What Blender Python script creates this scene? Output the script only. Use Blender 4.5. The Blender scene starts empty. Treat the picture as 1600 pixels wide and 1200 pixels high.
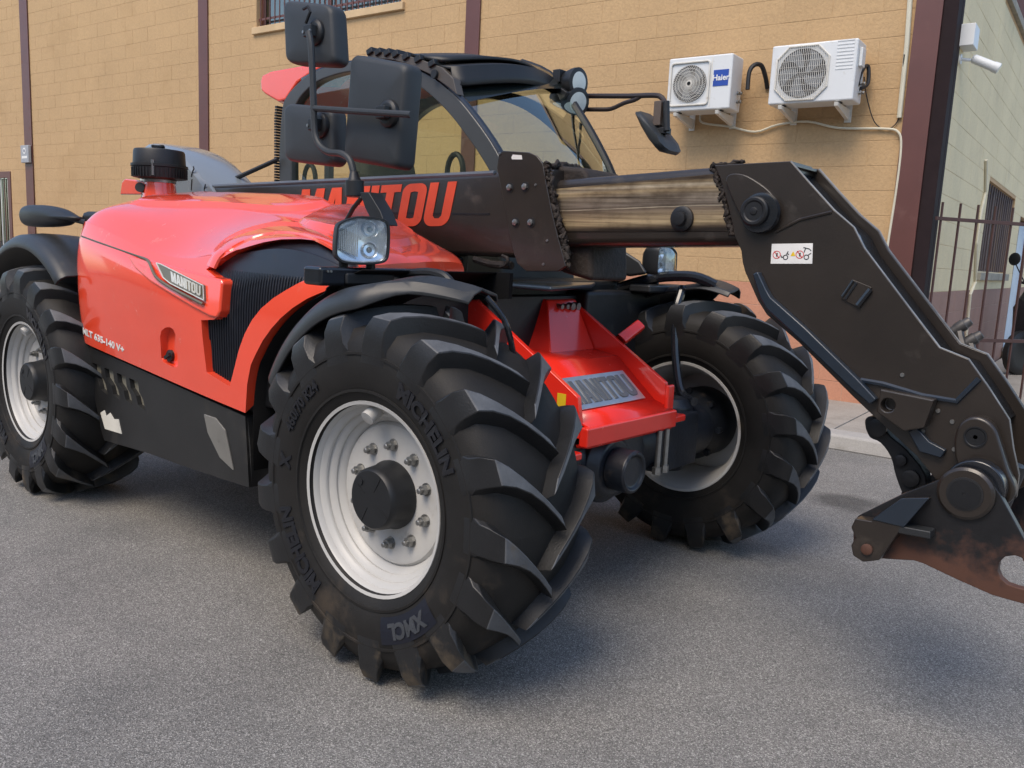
import bpy, bmesh, math, random
from mathutils import Vector as V, Matrix, geometry
random.seed(7)
S = bpy.context.scene
COL = S.collection
R = math.radians

# ------------------------------------------------------------------ camera
F_PX = 1320.0
YAW, PITCH, ROLL = R(130.35), .155, .0487
CAM = V((1.945, -2.84, 1.40))
FW = V((math.cos(YAW)*math.cos(PITCH), math.sin(YAW)*math.cos(PITCH), -math.sin(PITCH)))
_r = FW.cross(V((0, 0, 1))).normalized()
_u = _r.cross(FW)
RT = _r*math.cos(ROLL) + _u*math.sin(ROLL)
UP = _u*math.cos(ROLL) - _r*math.sin(ROLL)
cd = bpy.data.cameras.new('camera')
cam = bpy.data.objects.new('camera', cd)
COL.objects.link(cam)
m = Matrix((RT, UP, -FW)).transposed().to_4x4()
m.translation = CAM
cam.matrix_world = m
cd.sensor_width = 36
cd.lens = 36*F_PX/1600
cd.clip_end = 2000
cd.clip_start = .05
S.camera = cam

# ------------------------------------------------------------------ light
SUN_EL, SUN_AZ = R(55), R(-84)          # azimuth measured in the x-y plane, towards the sun
w = bpy.data.worlds.new('World')
S.world = w
w.use_nodes = True
nt = w.node_tree
nt.nodes.clear()
sky = nt.nodes.new('ShaderNodeTexSky')
sky.sky_type = 'NISHITA'
sky.sun_disc = False
sky.sun_elevation = SUN_EL
sky.sun_rotation = math.pi/2 - SUN_AZ
sky.dust_density = 1.3
sky.air_density = 1.0
bg = nt.nodes.new('ShaderNodeBackground')
bg.inputs[1].default_value = .14
wo = nt.nodes.new('ShaderNodeOutputWorld')
nt.links.new(sky.outputs[0], bg.inputs[0])
nt.links.new(bg.outputs[0], wo.inputs[0])
ld = bpy.data.lights.new('sun', 'SUN')
ld.energy = 1.45
ld.angle = R(32)
ld.color = (1, .86, .69)
sun = bpy.data.objects.new('sun', ld)
COL.objects.link(sun)
sd = V((math.cos(SUN_EL)*math.cos(SUN_AZ), math.cos(SUN_EL)*math.sin(SUN_AZ), math.sin(SUN_EL)))
sun.rotation_euler = sd.to_track_quat('Z', 'Y').to_euler()
sun.location = sd*30
S.view_settings.view_transform = 'Standard'
S.view_settings.look = 'None'
S.view_settings.gamma = 1
S.view_settings.use_curve_mapping = False
S.view_settings.exposure = .84
S.render.engine = 'CYCLES'
S.cycles.use_denoising = True
S.cycles.max_bounces = 8
S.cycles.transparent_max_bounces = 24


# ------------------------------------------------------------------ measuring: a photo point on a plane of known depth
def ray(px, py):
    return FW + RT*((px-800)/F_PX) + UP*((600-py)/F_PX)
def onplane(px, py, P, n):
    d = ray(px, py)
    return CAM + d*((P-CAM).dot(n)/d.dot(n))
def X(px, py, v): return onplane(px, py, V((v, 0, 0)), V((1, 0, 0)))
def Y(px, py, v): return onplane(px, py, V((0, v, 0)), V((0, 1, 0)))
def Z(px, py, v): return onplane(px, py, V((0, 0, v)), V((0, 0, 1)))
def YS(pts, v): return [(lambda q: (q.x, q.z))(Y(a, b, v)) for a, b in pts]
W0 = V((-.88, 5.44, 0))
TH = R(5)
WU = V((math.cos(TH), math.sin(TH), 0))
WV = V((-math.sin(TH), math.cos(TH), 0))
def WL(px, py, b=0.):            # point of the front wall (b metres in front of it), in the building's own axes
    q = onplane(px, py, W0-WV*b, WV)-W0
    return V((q.dot(WU), q.dot(WV), q.z))
def WRT(px, py, ac, b=0.):       # point of the side wall
    q = onplane(px, py, W0+WU*(ac+b), WU)-W0
    return V((q.dot(WU), q.dot(WV), q.z))
def wproj(a, y, z):
    d = W0+WU*a+WV*y+V((0, 0, z))-CAM
    k = d.dot(FW)
    return (800+F_PX*d.dot(RT)/k, 600-F_PX*d.dot(UP)/k, k)


# ------------------------------------------------------------------ materials
MATS = {}
def M(name, col, rough=.5, metal=0., var=.12, vs=6., bump=0., bs=80., coat=0., dirt=None, da=.4, ds=5., stretch=None, rnd=0., spec=.5, fine=0., zmid=None, zk=4.):
    """paint, rubber, plastic ...: base colour with soft variation, optional dust or rust in noisy patches, fine relief"""
    mt = bpy.data.materials.new(name)
    mt.use_nodes = True
    N = mt.node_tree.nodes
    L = mt.node_tree.links
    p = N['Principled BSDF']
    geo = N.new('ShaderNodeNewGeometry')
    pos = geo.outputs['Position']
    if stretch:
        mp = N.new('ShaderNodeMapping')
        mp.inputs['Scale'].default_value = stretch
        L.new(pos, mp.inputs[0])
        pos = mp.outputs[0]
    def noise(scale, detail=5., rgh=.6):
        n = N.new('ShaderNodeTexNoise')
        n.inputs['Scale'].default_value = scale
        n.inputs['Detail'].default_value = detail
        n.inputs['Roughness'].default_value = rgh
        L.new(pos, n.inputs['Vector'])
        return n.outputs['Fac']
    def ramp(fac, a, b, lo=(0, 0, 0), hi=(1, 1, 1)):
        r_ = N.new('ShaderNodeValToRGB')
        r_.color_ramp.elements[0].position = a
        r_.color_ramp.elements[1].position = b
        r_.color_ramp.elements[0].color = (*lo, 1)
        r_.color_ramp.elements[1].color = (*hi, 1)
        L.new(fac, r_.inputs[0])
        return r_.outputs[0]
    def mix(f, a, b, mode='MIX'):
        x = N.new('ShaderNodeMix')
        x.data_type = 'RGBA'
        x.blend_type = mode
        for s, v in ((0, f), (6, a), (7, b)):
            if hasattr(v, 'node'):
                L.new(v, x.inputs[s])
            elif isinstance(v, (int, float)):
                x.inputs[s].default_value = v
            else:
                x.inputs[s].default_value = (*v, 1)
        return x.outputs[2]
    lo = tuple(c*(1-var) for c in col)
    hi = tuple(min(1, c*(1+var)) for c in col)
    c = ramp(noise(vs), .3, .7, lo, hi)
    if fine:
        c = mix(1., c, ramp(noise(bs, 3, .7), .3, .7, (1-fine,)*3, (1+fine,)*3), 'MULTIPLY')
    if rnd:
        oi = N.new('ShaderNodeObjectInfo')
        c = mix(1., c, ramp(oi.outputs['Random'], 0, 1, (1-rnd,)*3, (1, 1, 1)), 'MULTIPLY')
    L.new(c, p.inputs['Base Color'])
    p.inputs['Roughness'].default_value = rough
    if dirt:
        nz = noise(ds, 8, .65)
        if zmid is not None:        # rust that gathers on the lower, rubbed part
            sx = N.new('ShaderNodeSeparateXYZ')
            L.new(geo.outputs['Position'], sx.inputs[0])
            ma = N.new('ShaderNodeMath')
            ma.operation = 'MULTIPLY_ADD'
            L.new(sx.outputs[2], ma.inputs[0])
            ma.inputs[1].default_value = -zk
            ma.inputs[2].default_value = zmid*zk
            ad = N.new('ShaderNodeMath')
            ad.operation = 'ADD'
            L.new(ma.outputs[0], ad.inputs[0])
            L.new(nz, ad.inputs[1])
            nz = ad.outputs[0]
        d = ramp(nz, .62-.3*da, .82-.3*da)
        c = mix(d, c, dirt)
        L.new(c, p.inputs['Base Color'])
        rr = N.new('ShaderNodeMapRange')
        L.new(d, rr.inputs[0])
        rr.inputs[3].default_value = rough
        rr.inputs[4].default_value = min(.9, rough+.35)
        L.new(rr.outputs[0], p.inputs['Roughness'])
    p.inputs['Metallic'].default_value = metal
    p.inputs['Coat Weight'].default_value = coat
    p.inputs['Coat Roughness'].default_value = .08
    p.inputs['Specular IOR Level'].default_value = spec
    if bump:
        b = N.new('ShaderNodeBump')
        b.inputs['Strength'].default_value = 1.
        b.inputs['Distance'].default_value = bump
        L.new(noise(bs, 6, .6), b.inputs['Height'])
        L.new(b.outputs[0], p.inputs['Normal'])
    MATS[name] = mt
    return mt

RED = M('red_paint', (.90, .074, .028), .17, 0, .05, 3, coat=.8, dirt=(.80, .16, .10), da=.10, ds=9)
_pr = RED.node_tree.nodes['Principled BSDF']
_pr.inputs['Coat IOR'].default_value = 1.75
_pr.inputs['Coat Roughness'].default_value = .05
FRAME_RED = M('chassis_red', (.78, .028, .015), .25, 0, .06, 5, coat=.4, dirt=(.35, .08, .05), da=-.1, ds=14)
BOOM = M('boom_black', (.0245, .0190, .0152), .32, 0, .2, 4, .0004, 160, coat=.2, dirt=(.060, .048, .038), da=.08, ds=7)
BLACK = M('black_plastic', (.010, .011, .0125), .48, 0, .2, 9, .0003, 400)
GLOSS = M('gloss_black', (.012, .014, .018), .18, 0, .2, 9, coat=.3)
GREYP = M('grey_plastic', (.022, .024, .026), .42, 0, .15, 6, .0003, 500, dirt=(.06, .055, .045), da=.05, ds=5)
MIRR = M('mirror_shell', (.026, .030, .034), .55, 0, .1, 5, .0004, 700)
SKIRT = M('skirt_plate', (.016, .016, .016), .40, 0, .25, 4, .0003, 90, dirt=(.07, .062, .05), da=.16, ds=3.5)
GRILL = M('grille_mesh', (.009, .011, .017), .38, 0, .2, 12, dirt=(.03, .03, .034), da=.1, ds=9)
RUB = M('tyre_rubber', (.0125, .0115, .0105), .62, 0, .3, 6, .0007, 220, dirt=(.050, .039, .029), da=.20, ds=7, spec=.35, zmid=.36, zk=.25)
RUBT = M('tyre_tread_rubber', (.0125, .0130, .0140), .42, 0, .25, 9, .0008, 160, dirt=(.13, .098, .062), da=.0, ds=5, zmid=.40, zk=.35)
LETTER = M('sidewall_letter', (.011, .012, .016), .35, 0, .1, 9)
RIM = M('rim_paint', (.50, .495, .475), .42, 0, .06, 5, .0002, 200, dirt=(.28, .24, .19), da=.05, ds=7)
STEEL = M('bolt_steel', (.30, .30, .29), .38, .9, .2, 30, dirt=(.12, .10, .08), da=.1, ds=30)
def worn_steel():
    mt = M('worn_boom_steel', (.3, .25, .18), .36, .55)
    N = mt.node_tree.nodes
    L = mt.node_tree.links
    p = N['Principled BSDF']
    geo = N.new('ShaderNodeNewGeometry')
    def noise(sc, scale, det=4):
        mp = N.new('ShaderNodeMapping')
        mp.inputs['Scale'].default_value = sc
        L.new(geo.outputs['Position'], mp.inputs[0])
        n = N.new('ShaderNodeTexNoise')
        n.inputs['Scale'].default_value = scale
        n.inputs['Detail'].default_value = det
        n.inputs['Roughness'].default_value = .6
        L.new(mp.outputs[0], n.inputs['Vector'])
        return n.outputs['Fac']
    def math_(op, a, b):
        m_ = N.new('ShaderNodeMath')
        m_.operation = op
        for k, v in enumerate((a, b)):
            if hasattr(v, 'node'):
                L.new(v, m_.inputs[k])
            else:
                m_.inputs[k].default_value = v
        return m_.outputs[0]
    def ramp(f, st):
        r_ = N.new('ShaderNodeValToRGB')
        e = r_.color_ramp.elements
        while len(e) < len(st):
            e.new(.5)
        for k, (q, c) in enumerate(st):
            e[k].position = q
            e[k].color = (*c, 1)
        L.new(f, r_.inputs[0])
        return r_.outputs[0]
    def mix(f, a, b, mode='MIX'):
        x = N.new('ShaderNodeMix')
        x.data_type = 'RGBA'
        x.blend_type = mode
        for s, v in ((0, f), (6, a), (7, b)):
            if hasattr(v, 'node'):
                L.new(v, x.inputs[s])
            elif isinstance(v, float):
                x.inputs[s].default_value = v
            else:
                x.inputs[s].default_value = (*v, 1)
        return x.outputs[2]
    sx = N.new('ShaderNodeSeparateXYZ')
    L.new(geo.outputs['Position'], sx.inputs[0])
    z = math_('SUBTRACT', sx.outputs[2], math_('MULTIPLY', sx.outputs[0], WSL))
    z = math_('MULTIPLY', math_('SUBTRACT', z, WZ0), 1/WZH)
    z = math_('ADD', z, math_('MULTIPLY', math_('SUBTRACT', noise((.8, 1, 2), 3, 5), .5), .10))
    dk, br, gd, gy, pl = (.030, .022, .016), (.12, .085, .055), (.56, .42, .24), (.31, .25, .19), (.66, .55, .39)
    band = ramp(z, [(0, dk), (.06, br), (.15, gd), (.28, (.46, .34, .20)), (.40, (.30, .225, .15)), (.455, (.20, .15, .11)), (.47, pl), (.485, (.15, .115, .085)), (.55, gy), (.70, (.36, .29, .21)), (.82, gd), (.90, pl), (.96, gd), (1, br)])
    long_ = ramp(noise((.35, 2, 22), 5, 6), [(.32, (.34, .31, .29)), (.54, (1, 1, 1)), (.72, (1.15, 1.13, 1.10))])
    drip = ramp(noise((9, 2, .9), 3.2, 5), [(.36, (.35, .32, .30)), (.47, (1, 1, 1))])
    c = mix(1., band, long_, 'MULTIPLY')
    c = mix(.12, c, mix(1., c, drip, 'MULTIPLY'))
    blot = ramp(noise((1, 1, 2), 6, 8), [(.30, (.45, .42, .40)), (.52, (1, 1, 1))])
    c = mix(1., c, blot, 'MULTIPLY')
    L.new(c, p.inputs['Base Color'])
    rr = ramp(noise((.5, 1, 14), 6, 4), [(.3, (.28,)*3), (.7, (.55,)*3)])
    L.new(rr, p.inputs['Roughness'])
    return mt
_a, _b, _c = Y(862, 296, -.20), Y(1117, 271.5, -.20), Y(886, 363, -.20)
WSL = (_b.z-_a.z)/(_b.x-_a.x)*.55
WZ0 = _c.z-WSL*_c.x+.002
WZH = (_a.z-WSL*_a.x)-WZ0+.006
WORN = worn_steel()
LINER = M('arch_liner_black', (.0035, .0035, .004), .8, spec=.2)
EDGE = M('boom_edge_sky_sheen', (.10, .11, .125), .3, 0, .2, 5)  # sky sheen along the boom's top corner, put into a paler colour
RUBTOP = M('worn_tread_face', (.085, .090, .097), .55, 0, .3, 14, .0006, 200, dirt=(.11, .09, .065), da=.12, ds=6, zmid=.40, zk=.2)
PLETTER = M('plate_letter', (.13, .14, .15), .45, .4)
LETGREY = M('patch_letter', (.045, .050, .058), .5)
GREASE = M('dried_mud', (.020, .0135, .010), .75, 0, .5, 30, .004, 70, dirt=(.05, .03, .02), da=.15, ds=25)
RUSTY = M('worn_carriage', (.0105, .0105, .012), .38, 0, .3, 6, .0008, 60, dirt=(.085, .036, .022), da=.30, ds=9, zmid=.70, zk=2.2)
DARK = M('underbody_black', (.006, .0065, .008), .5, 0, .4, 9, .0008, 60, dirt=(.02, .017, .014), da=.2, ds=9)
AXLE = M('axle_paint', (.010, .013, .019), .4, 0, .3, 9, .001, 50, dirt=(.05, .04, .03), da=.15, ds=14)
SILVER = M('silver_plate', (.50, .52, .54), .3, .85, .1, 20)
WHITE = M('white_sheet', (.66, .67, .66), .4, 0, .04, 3, dirt=(.42, .39, .33), da=.0, ds=6)
BRACK = M('bracket_white', (.66, .63, .56), .5, 0, .08, 6, dirt=(.30, .22, .14), da=.05, ds=12)
PVC = M('cream_pipe', (.60, .56, .43), .5, 0, .08, 5, dirt=(.34, .28, .18), da=0., ds=9)
CABLE = M('black_cable', (.012, .012, .013), .5)
BLUE = M('blue_label', (.015, .06, .33), .4)
PAPER = M('sticker_white', (.74, .73, .70), .45)
YELL = M('sticker_yellow', (.75, .50, .02), .45)
SIGNR = M('sticker_red', (.60, .03, .03), .45)
LOGO = M('logo_orange', (.74, .085, .035), .4, dirt=(.4, .05, .03), da=-.05, ds=20)
BADGE = M('badge_bronze', (.19, .165, .11), .35, .5, .1)
BADGEL = M('badge_letter', (.62, .60, .52), .35, .3)
BROWN = M('brown_steel_paint', (.115, .043, .034), .42, 0, .08, 3, .0003, 120, dirt=(.16, .07, .055), da=.1, ds=4)
BLOCK = M('ochre_block_paint', (.485, .318, .160), .85, 0, .05, 1.1, .0050, 36, rnd=.035, dirt=(.415, .265, .128), da=.16, ds=.8, fine=.09)
PINKB = M('pink_block_paint', (.50, .235, .145), .85, 0, .08, 1.5, .003, 50, rnd=.08, dirt=(.42, .21, .13), da=.15, ds=2., fine=.08)
SIDEB = M('pale_block_paint', (.74, .635, .40), .85, 0, .06, 1.3, .003, 50, rnd=.05, dirt=(.56, .47, .30), da=.12, ds=1.6, fine=.08)
PINKS = M('dusky_block_paint', (.34, .20, .155), .85, 0, .1, 1.5, .003, 50, rnd=.10, fine=.08)
MORT = M('ochre_joint', (.515, .345, .185), .9, 0, .1, 2, .002, 60)
MORTP = M('pale_joint', (.52, .42, .32), .9, 0, .1, 2, .002, 60)
SILL = M('sill_stone', (.55, .39, .22), .8, 0, .1, 4, .002, 60)
SILLG = M('grey_stone', (.30, .28, .23), .85, 0, .2, 7, .003, 50)
CONC = M('pavement_concrete', (.30, .275, .24), .85, 0, .12, 2.2, .0018, 140, dirt=(.20, .18, .15), da=.2, ds=3, fine=.22)
KERB = M('kerb_concrete', (.36, .345, .32), .85, 0, .1, 3, .0018, 120, dirt=(.22, .20, .17), da=.15, ds=5, fine=.15)
INTER = M('cab_interior', (.035, .037, .038), .6, 0, .2, 6)
SEAT = M('seat_cloth', (.055, .055, .052), .8, 0, .2, 20, .001, 300)
CREAM = M('cab_lining', (.74, .76, .62), .6, 0, .05, 6)
DOORB = M('blue_white_door', (.46, .56, .66), .45, 0, .08, 4)
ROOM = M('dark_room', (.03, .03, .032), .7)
CURT = M('window_blind', (.38, .38, .36), .7)
REFL = M('lamp_reflector', (.80, .83, .86), .22, .75, .05)

def glass(name, tint, refl=.12, rough=.01):
    mt = bpy.data.materials.new(name)
    mt.use_nodes = True
    N = mt.node_tree.nodes
    L = mt.node_tree.links
    N.clear()
    o = N.new('ShaderNodeOutputMaterial')
    t = N.new('ShaderNodeBsdfTransparent')
    t.inputs[0].default_value = (*tint, 1)
    g = N.new('ShaderNodeBsdfGlossy')
    g.inputs['Roughness'].default_value = rough
    g.inputs[0].default_value = (.93, 1, .92, 1)
    lw = N.new('ShaderNodeLayerWeight')
    lw.inputs[0].default_value = .5
    pw = N.new('ShaderNodeMath')
    pw.operation = 'POWER'
    pw.inputs[1].default_value = 3.
    L.new(lw.outputs['Facing'], pw.inputs[0])
    mr = N.new('ShaderNodeMapRange')
    mr.inputs[3].default_value = refl
    mr.inputs[4].default_value = .95
    L.new(pw.outputs[0], mr.inputs[0])
    mx = N.new('ShaderNodeMixShader')
    L.new(mr.outputs[0], mx.inputs[0])
    L.new(t.outputs[0], mx.inputs[1])
    L.new(g.outputs[0], mx.inputs[2])
    L.new(mx.outputs[0], o.inputs[0])
    return mt
GLASS = glass('green_tinted_glass', (.84, .88, .74), .06)
SCREEN = glass('windscreen_glass', (.72, .80, .68), .20)
LENS = glass('clear_lens', (.92, .95, .97), .06)
WGLASS = glass('window_glass', (.35, .38, .40), .15)

def asphalt():
    mt = bpy.data.materials.new('asphalt')
    mt.use_nodes = True
    N = mt.node_tree.nodes
    L = mt.node_tree.links
    p = N['Principled BSDF']
    geo = N.new('ShaderNodeNewGeometry')
    def noise(s, d=4, r_=.6):
        n = N.new('ShaderNodeTexNoise')
        n.inputs['Scale'].default_value = s
        n.inputs['Detail'].default_value = d
        n.inputs['Roughness'].default_value = r_
        L.new(geo.outputs['Position'], n.inputs['Vector'])
        return n.outputs['Fac']
    def ramp(f, *st):
        r_ = N.new('ShaderNodeValToRGB')
        e = r_.color_ramp.elements
        while len(e) < len(st):
            e.new(.5)
        for i, (q, c) in enumerate(st):
            e[i].position = q
            e[i].color = (*c, 1)
        L.new(f, r_.inputs[0])
        return r_.outputs[0]
    def mul(a, b):
        x = N.new('ShaderNodeMix')
        x.data_type = 'RGBA'
        x.blend_type = 'MULTIPLY'
        x.inputs[0].default_value = 1
        L.new(a, x.inputs[6])
        L.new(b, x.inputs[7])
        return x.outputs[2]
    vo = N.new('ShaderNodeTexVoronoi')
    vo.inputs['Scale'].default_value = 300
    L.new(geo.outputs['Position'], vo.inputs['Vector'])
    sp = N.new('ShaderNodeSeparateColor')
    L.new(vo.outputs['Color'], sp.inputs[0])
    stones = ramp(sp.outputs[0], (0, (.090, .087, .082)), (.4, (.185, .180, .169)), (.8, (.262, .254, .240)), (1, (.48, .47, .44)))
    fine = ramp(noise(420, 3, .7), (.3, (.72, .72, .72)), (.7, (1.25, 1.25, 1.25)))
    big = ramp(noise(.8, 6, .6), (.3, (.80, .80, .80)), (.7, (1.14, 1.13, 1.11)))
    patch = ramp(noise(2.4, 7, .6), (.30, (.86, .86, .86)), (.6, (1.04, 1.03, 1.02)))
    spots = ramp(noise(9, 3, .5), (.20, (.55, .55, .55)), (.24, (1, 1, 1)))
    c = mul(mul(mul(mul(stones, fine), big), patch), spots)
    warp = N.new('ShaderNodeTexNoise')
    warp.inputs['Scale'].default_value = 5
    warp.inputs['Detail'].default_value = 6
    L.new(geo.outputs['Position'], warp.inputs['Vector'])
    wm = N.new('ShaderNodeVectorMath')
    wm.operation = 'MULTIPLY_ADD'
    L.new(warp.outputs['Color'], wm.inputs[0])
    wm.inputs[1].default_value = (.30, .30, 0)
    L.new(geo.outputs['Position'], wm.inputs[2])
    for (x, y), rad, dk in (((.30, 2.26), .27, .42), ((1.55, -.35), .05, .45), ((.75, -1.55), .035, .5), ((-.55, -2.25), .03, .5), ((1.75, 2.6), .35, .7)):
        ds_ = N.new('ShaderNodeVectorMath')
        ds_.operation = 'DISTANCE'
        L.new(wm.outputs[0], ds_.inputs[0])
        ds_.inputs[1].default_value = (x+.15, y+.15, 0)
        c = mul(c, ramp(ds_.outputs['Value'], (rad*.45, (dk, dk, dk)), (rad, (1, 1, 1))))
    L.new(c, p.inputs['Base Color'])
    p.inputs['Roughness'].default_value = .8
    b = N.new('ShaderNodeBump')
    b.inputs['Distance'].default_value = .003
    b.inputs['Strength'].default_value = .8
    L.new(vo.outputs['Distance'], b.inputs['Height'])
    L.new(b.outputs[0], p.inputs['Normal'])
    return mt
ASPH = asphalt()


# ------------------------------------------------------------------ mesh builder
class B:
    def __init__(s):
        s.v = []
        s.f = []
    def add(s, vs, fs):
        o = len(s.v)
        s.v += [V(q) for q in vs]
        s.f += [tuple(i+o for i in f) for f in fs]
        return s
    def hexa(s, p):
        return s.add(p, [(0, 3, 2, 1), (4, 5, 6, 7), (0, 1, 5, 4), (1, 2, 6, 5), (2, 3, 7, 6), (3, 0, 4, 7)])
    def box(s, x0, x1, y0, y1, z0, z1):
        return s.hexa([(x0, y0, z0), (x1, y0, z0), (x1, y1, z0), (x0, y1, z0), (x0, y0, z1), (x1, y0, z1), (x1, y1, z1), (x0, y1, z1)])
    def obox(s, c, ax, ay, az, sx, sy, sz):
        c = V(c)
        ax, ay, az = (V(q).normalized() for q in (ax, ay, az))
        P = [c+ax*(i*sx/2)+ay*(j*sy/2)+az*(k*sz/2) for k in (-1, 1) for i, j in ((-1, -1), (1, -1), (1, 1), (-1, 1))]
        return s.hexa(P)
    def ext(s, pts, d):
        """solid from a planar outline (3-D points) pushed along d"""
        pts = [V(q) for q in pts]
        d = V(d)
        n = len(pts)
        nrm = geometry.normal(pts) if n < 4 else sum(((pts[i]-pts[0]).cross(pts[(i+1) % n]-pts[0]) for i in range(n)), V())
        if nrm.dot(d) > 0:
            pts = pts[::-1]
        vs = pts+[q+d for q in pts]
        fs = [tuple(range(n)), tuple(range(2*n-1, n-1, -1))]
        fs += [(j, i, i+n, j+n) for i, j in ((i, (i+1) % n) for i in range(n))]
        return s.add(vs, fs)
    def prism(s, xz, y0, y1):
        return s.ext([(a, y0, b) for a, b in xz], (0, y1-y0, 0))
    def tube(s, pts, r, n=10, cap=True):
        pts = [V(q) for q in pts]
        rs = r if isinstance(r, (list, tuple)) else [r]*len(pts)
        rows = []
        t0 = None
        for i, q in enumerate(pts):
            t = (pts[min(i+1, len(pts)-1)]-pts[max(i-1, 0)]).normalized()
            if t0 is None:
                a = t.orthogonal().normalized()
            else:
                a = (a-t*a.dot(t)).normalized()
            t0 = t
            b = t.cross(a)
            rows.append([q+(a*math.cos(k*2*math.pi/n)+b*math.sin(k*2*math.pi/n))*rs[i] for k in range(n)])
        return s.loft(rows, True, cap)
    def loft(s, rows, closed=False, cap=False):
        n = len(rows[0])
        vs = [q for r_ in rows for q in r_]
        fs = []
        for i in range(len(rows)-1):
            for k in range(n if closed else n-1):
                k2 = (k+1) % n
                fs.append((i*n+k, i*n+k2, (i+1)*n+k2, (i+1)*n+k))
        if cap:
            fs.append(tuple(range(n-1, -1, -1)))
            fs.append(tuple((len(rows)-1)*n+k for k in range(n)))
        return s.add(vs, fs)
    def lathe(s, prof, o, ax, n=32, cap=True):
        """prof: (distance along axis, radius)"""
        o = V(o)
        ax = V(ax).normalized()
        a = ax.orthogonal().normalized()
        b = ax.cross(a)
        rows = [[o+ax*h+(a*math.cos(k*2*math.pi/n)+b*math.sin(k*2*math.pi/n))*max(r_, .0005) for k in range(n)] for h, r_ in prof]
        return s.loft(rows, True, cap)
    def cyl(s, p0, p1, r, n=20):
        p0, p1 = V(p0), V(p1)
        return s.lathe([(0, r), ((p1-p0).length, r)], p0, p1-p0, n)
    def mesh(s, name):
        me = bpy.data.meshes.new(name)
        me.from_pydata([tuple(q) for q in s.v], [], s.f)
        bm = bmesh.new()
        bm.from_mesh(me)
        bmesh.ops.recalc_face_normals(bm, faces=bm.faces)
        if all(e.is_manifold for e in bm.edges) and bm.calc_volume(signed=True) < 0:
            bmesh.ops.reverse_faces(bm, faces=bm.faces)
        bm.to_mesh(me)
        bm.free()
        return me
    def build(s, name, mat, parent=None, bev=0., sm=35, seg=2, rev=False):
        me = s.mesh(name)
        return put(name, me, mat, parent, bev, sm, seg)
def put(name, me, mat, parent=None, bev=0., sm=35, seg=2):
    if mat and not me.materials:
        me.materials.append(mat)
    if sm:
        me.shade_smooth()
        me.set_sharp_from_angle(angle=R(sm))
    o = bpy.data.objects.new(name, me)
    COL.objects.link(o)
    if parent is not None:
        o.parent = parent
    if bev:
        b = o.modifiers.new('bevel', 'BEVEL')
        b.width = bev
        b.segments = seg
        b.limit_method = 'ANGLE'
        b.angle_limit = R(32)
        b.harden_normals = True
    return o
def thing(name, label, cat, loc=(0, 0, 0), rz=0., group=None):
    o = bpy.data.objects.new(name, None)
    COL.objects.link(o)
    o.location = loc
    o.rotation_euler.z = rz
    o.empty_display_size = .2
    o['label'] = label
    o['category'] = cat
    if group:
        o['group'] = group
    return o
def empty(name, parent):
    o = bpy.data.objects.new(name, None)
    COL.objects.link(o)
    o.parent = parent
    return o
def bake(o):
    """apply the modifiers of o"""
    dg = bpy.context.evaluated_depsgraph_get()
    me = bpy.data.meshes.new_from_object(o.evaluated_get(dg))
    o.modifiers.clear()
    o.data = me
    return o
def cut(o, cutters, op='DIFFERENCE'):
    for c in cutters:
        md = o.modifiers.new('cut', 'BOOLEAN')
        md.operation = op
        md.solver = 'EXACT'
        md.object = c
    bake(o)
    for c in cutters:
        bpy.data.objects.remove(c)
    return o
def smooth(pts, k=4, closed=False):
    """Catmull-Rom through points"""
    P = [V(q) for q in pts]
    n = len(P)
    out = []
    for i in range(n if closed else n-1):
        a, b, c, d = (P[(i+j) % n] if closed else P[min(max(i+j, 0), n-1)] for j in (-1, 0, 1, 2))
        for t in range(k):
            t /= k
            out.append(.5*((2*b)+(c-a)*t+(2*a-5*b+4*c-d)*t*t+(3*b-a-3*c+d)*t**3))
    if not closed:
        out.append(P[-1])
    return out
def rrect(cx, cy, w_, h, r_, k=5):
    out = []
    for sx, sy, a0 in ((1, 1, 0), (-1, 1, 90), (-1, -1, 180), (1, -1, 270)):
        for i in range(k+1):
            a = R(a0+90*i/k)
            out.append((cx+sx*(w_/2-r_)+r_*math.cos(a), cy+sy*(h/2-r_)+r_*math.sin(a)))
    return out
def text_mesh(body, size, ex, off=0., fn=None, shear=0.):
    c = bpy.data.curves.new('lettering', 'FONT')
    c.body = body
    c.size = size
    c.extrude = ex
    c.offset = off
    c.shear = shear
    c.resolution_u = 3
    c.align_x = 'CENTER'
    c.align_y = 'CENTER'
    o = bpy.data.objects.new('lettering', c)
    COL.objects.link(o)
    dg = bpy.context.evaluated_depsgraph_get()
    dg.update()
    me = bpy.data.meshes.new_from_object(o.evaluated_get(dg))
    bpy.data.objects.remove(o)
    bpy.data.curves.remove(c)
    if fn:
        for q in me.vertices:
            q.co = fn(*q.co)
    return me
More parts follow.
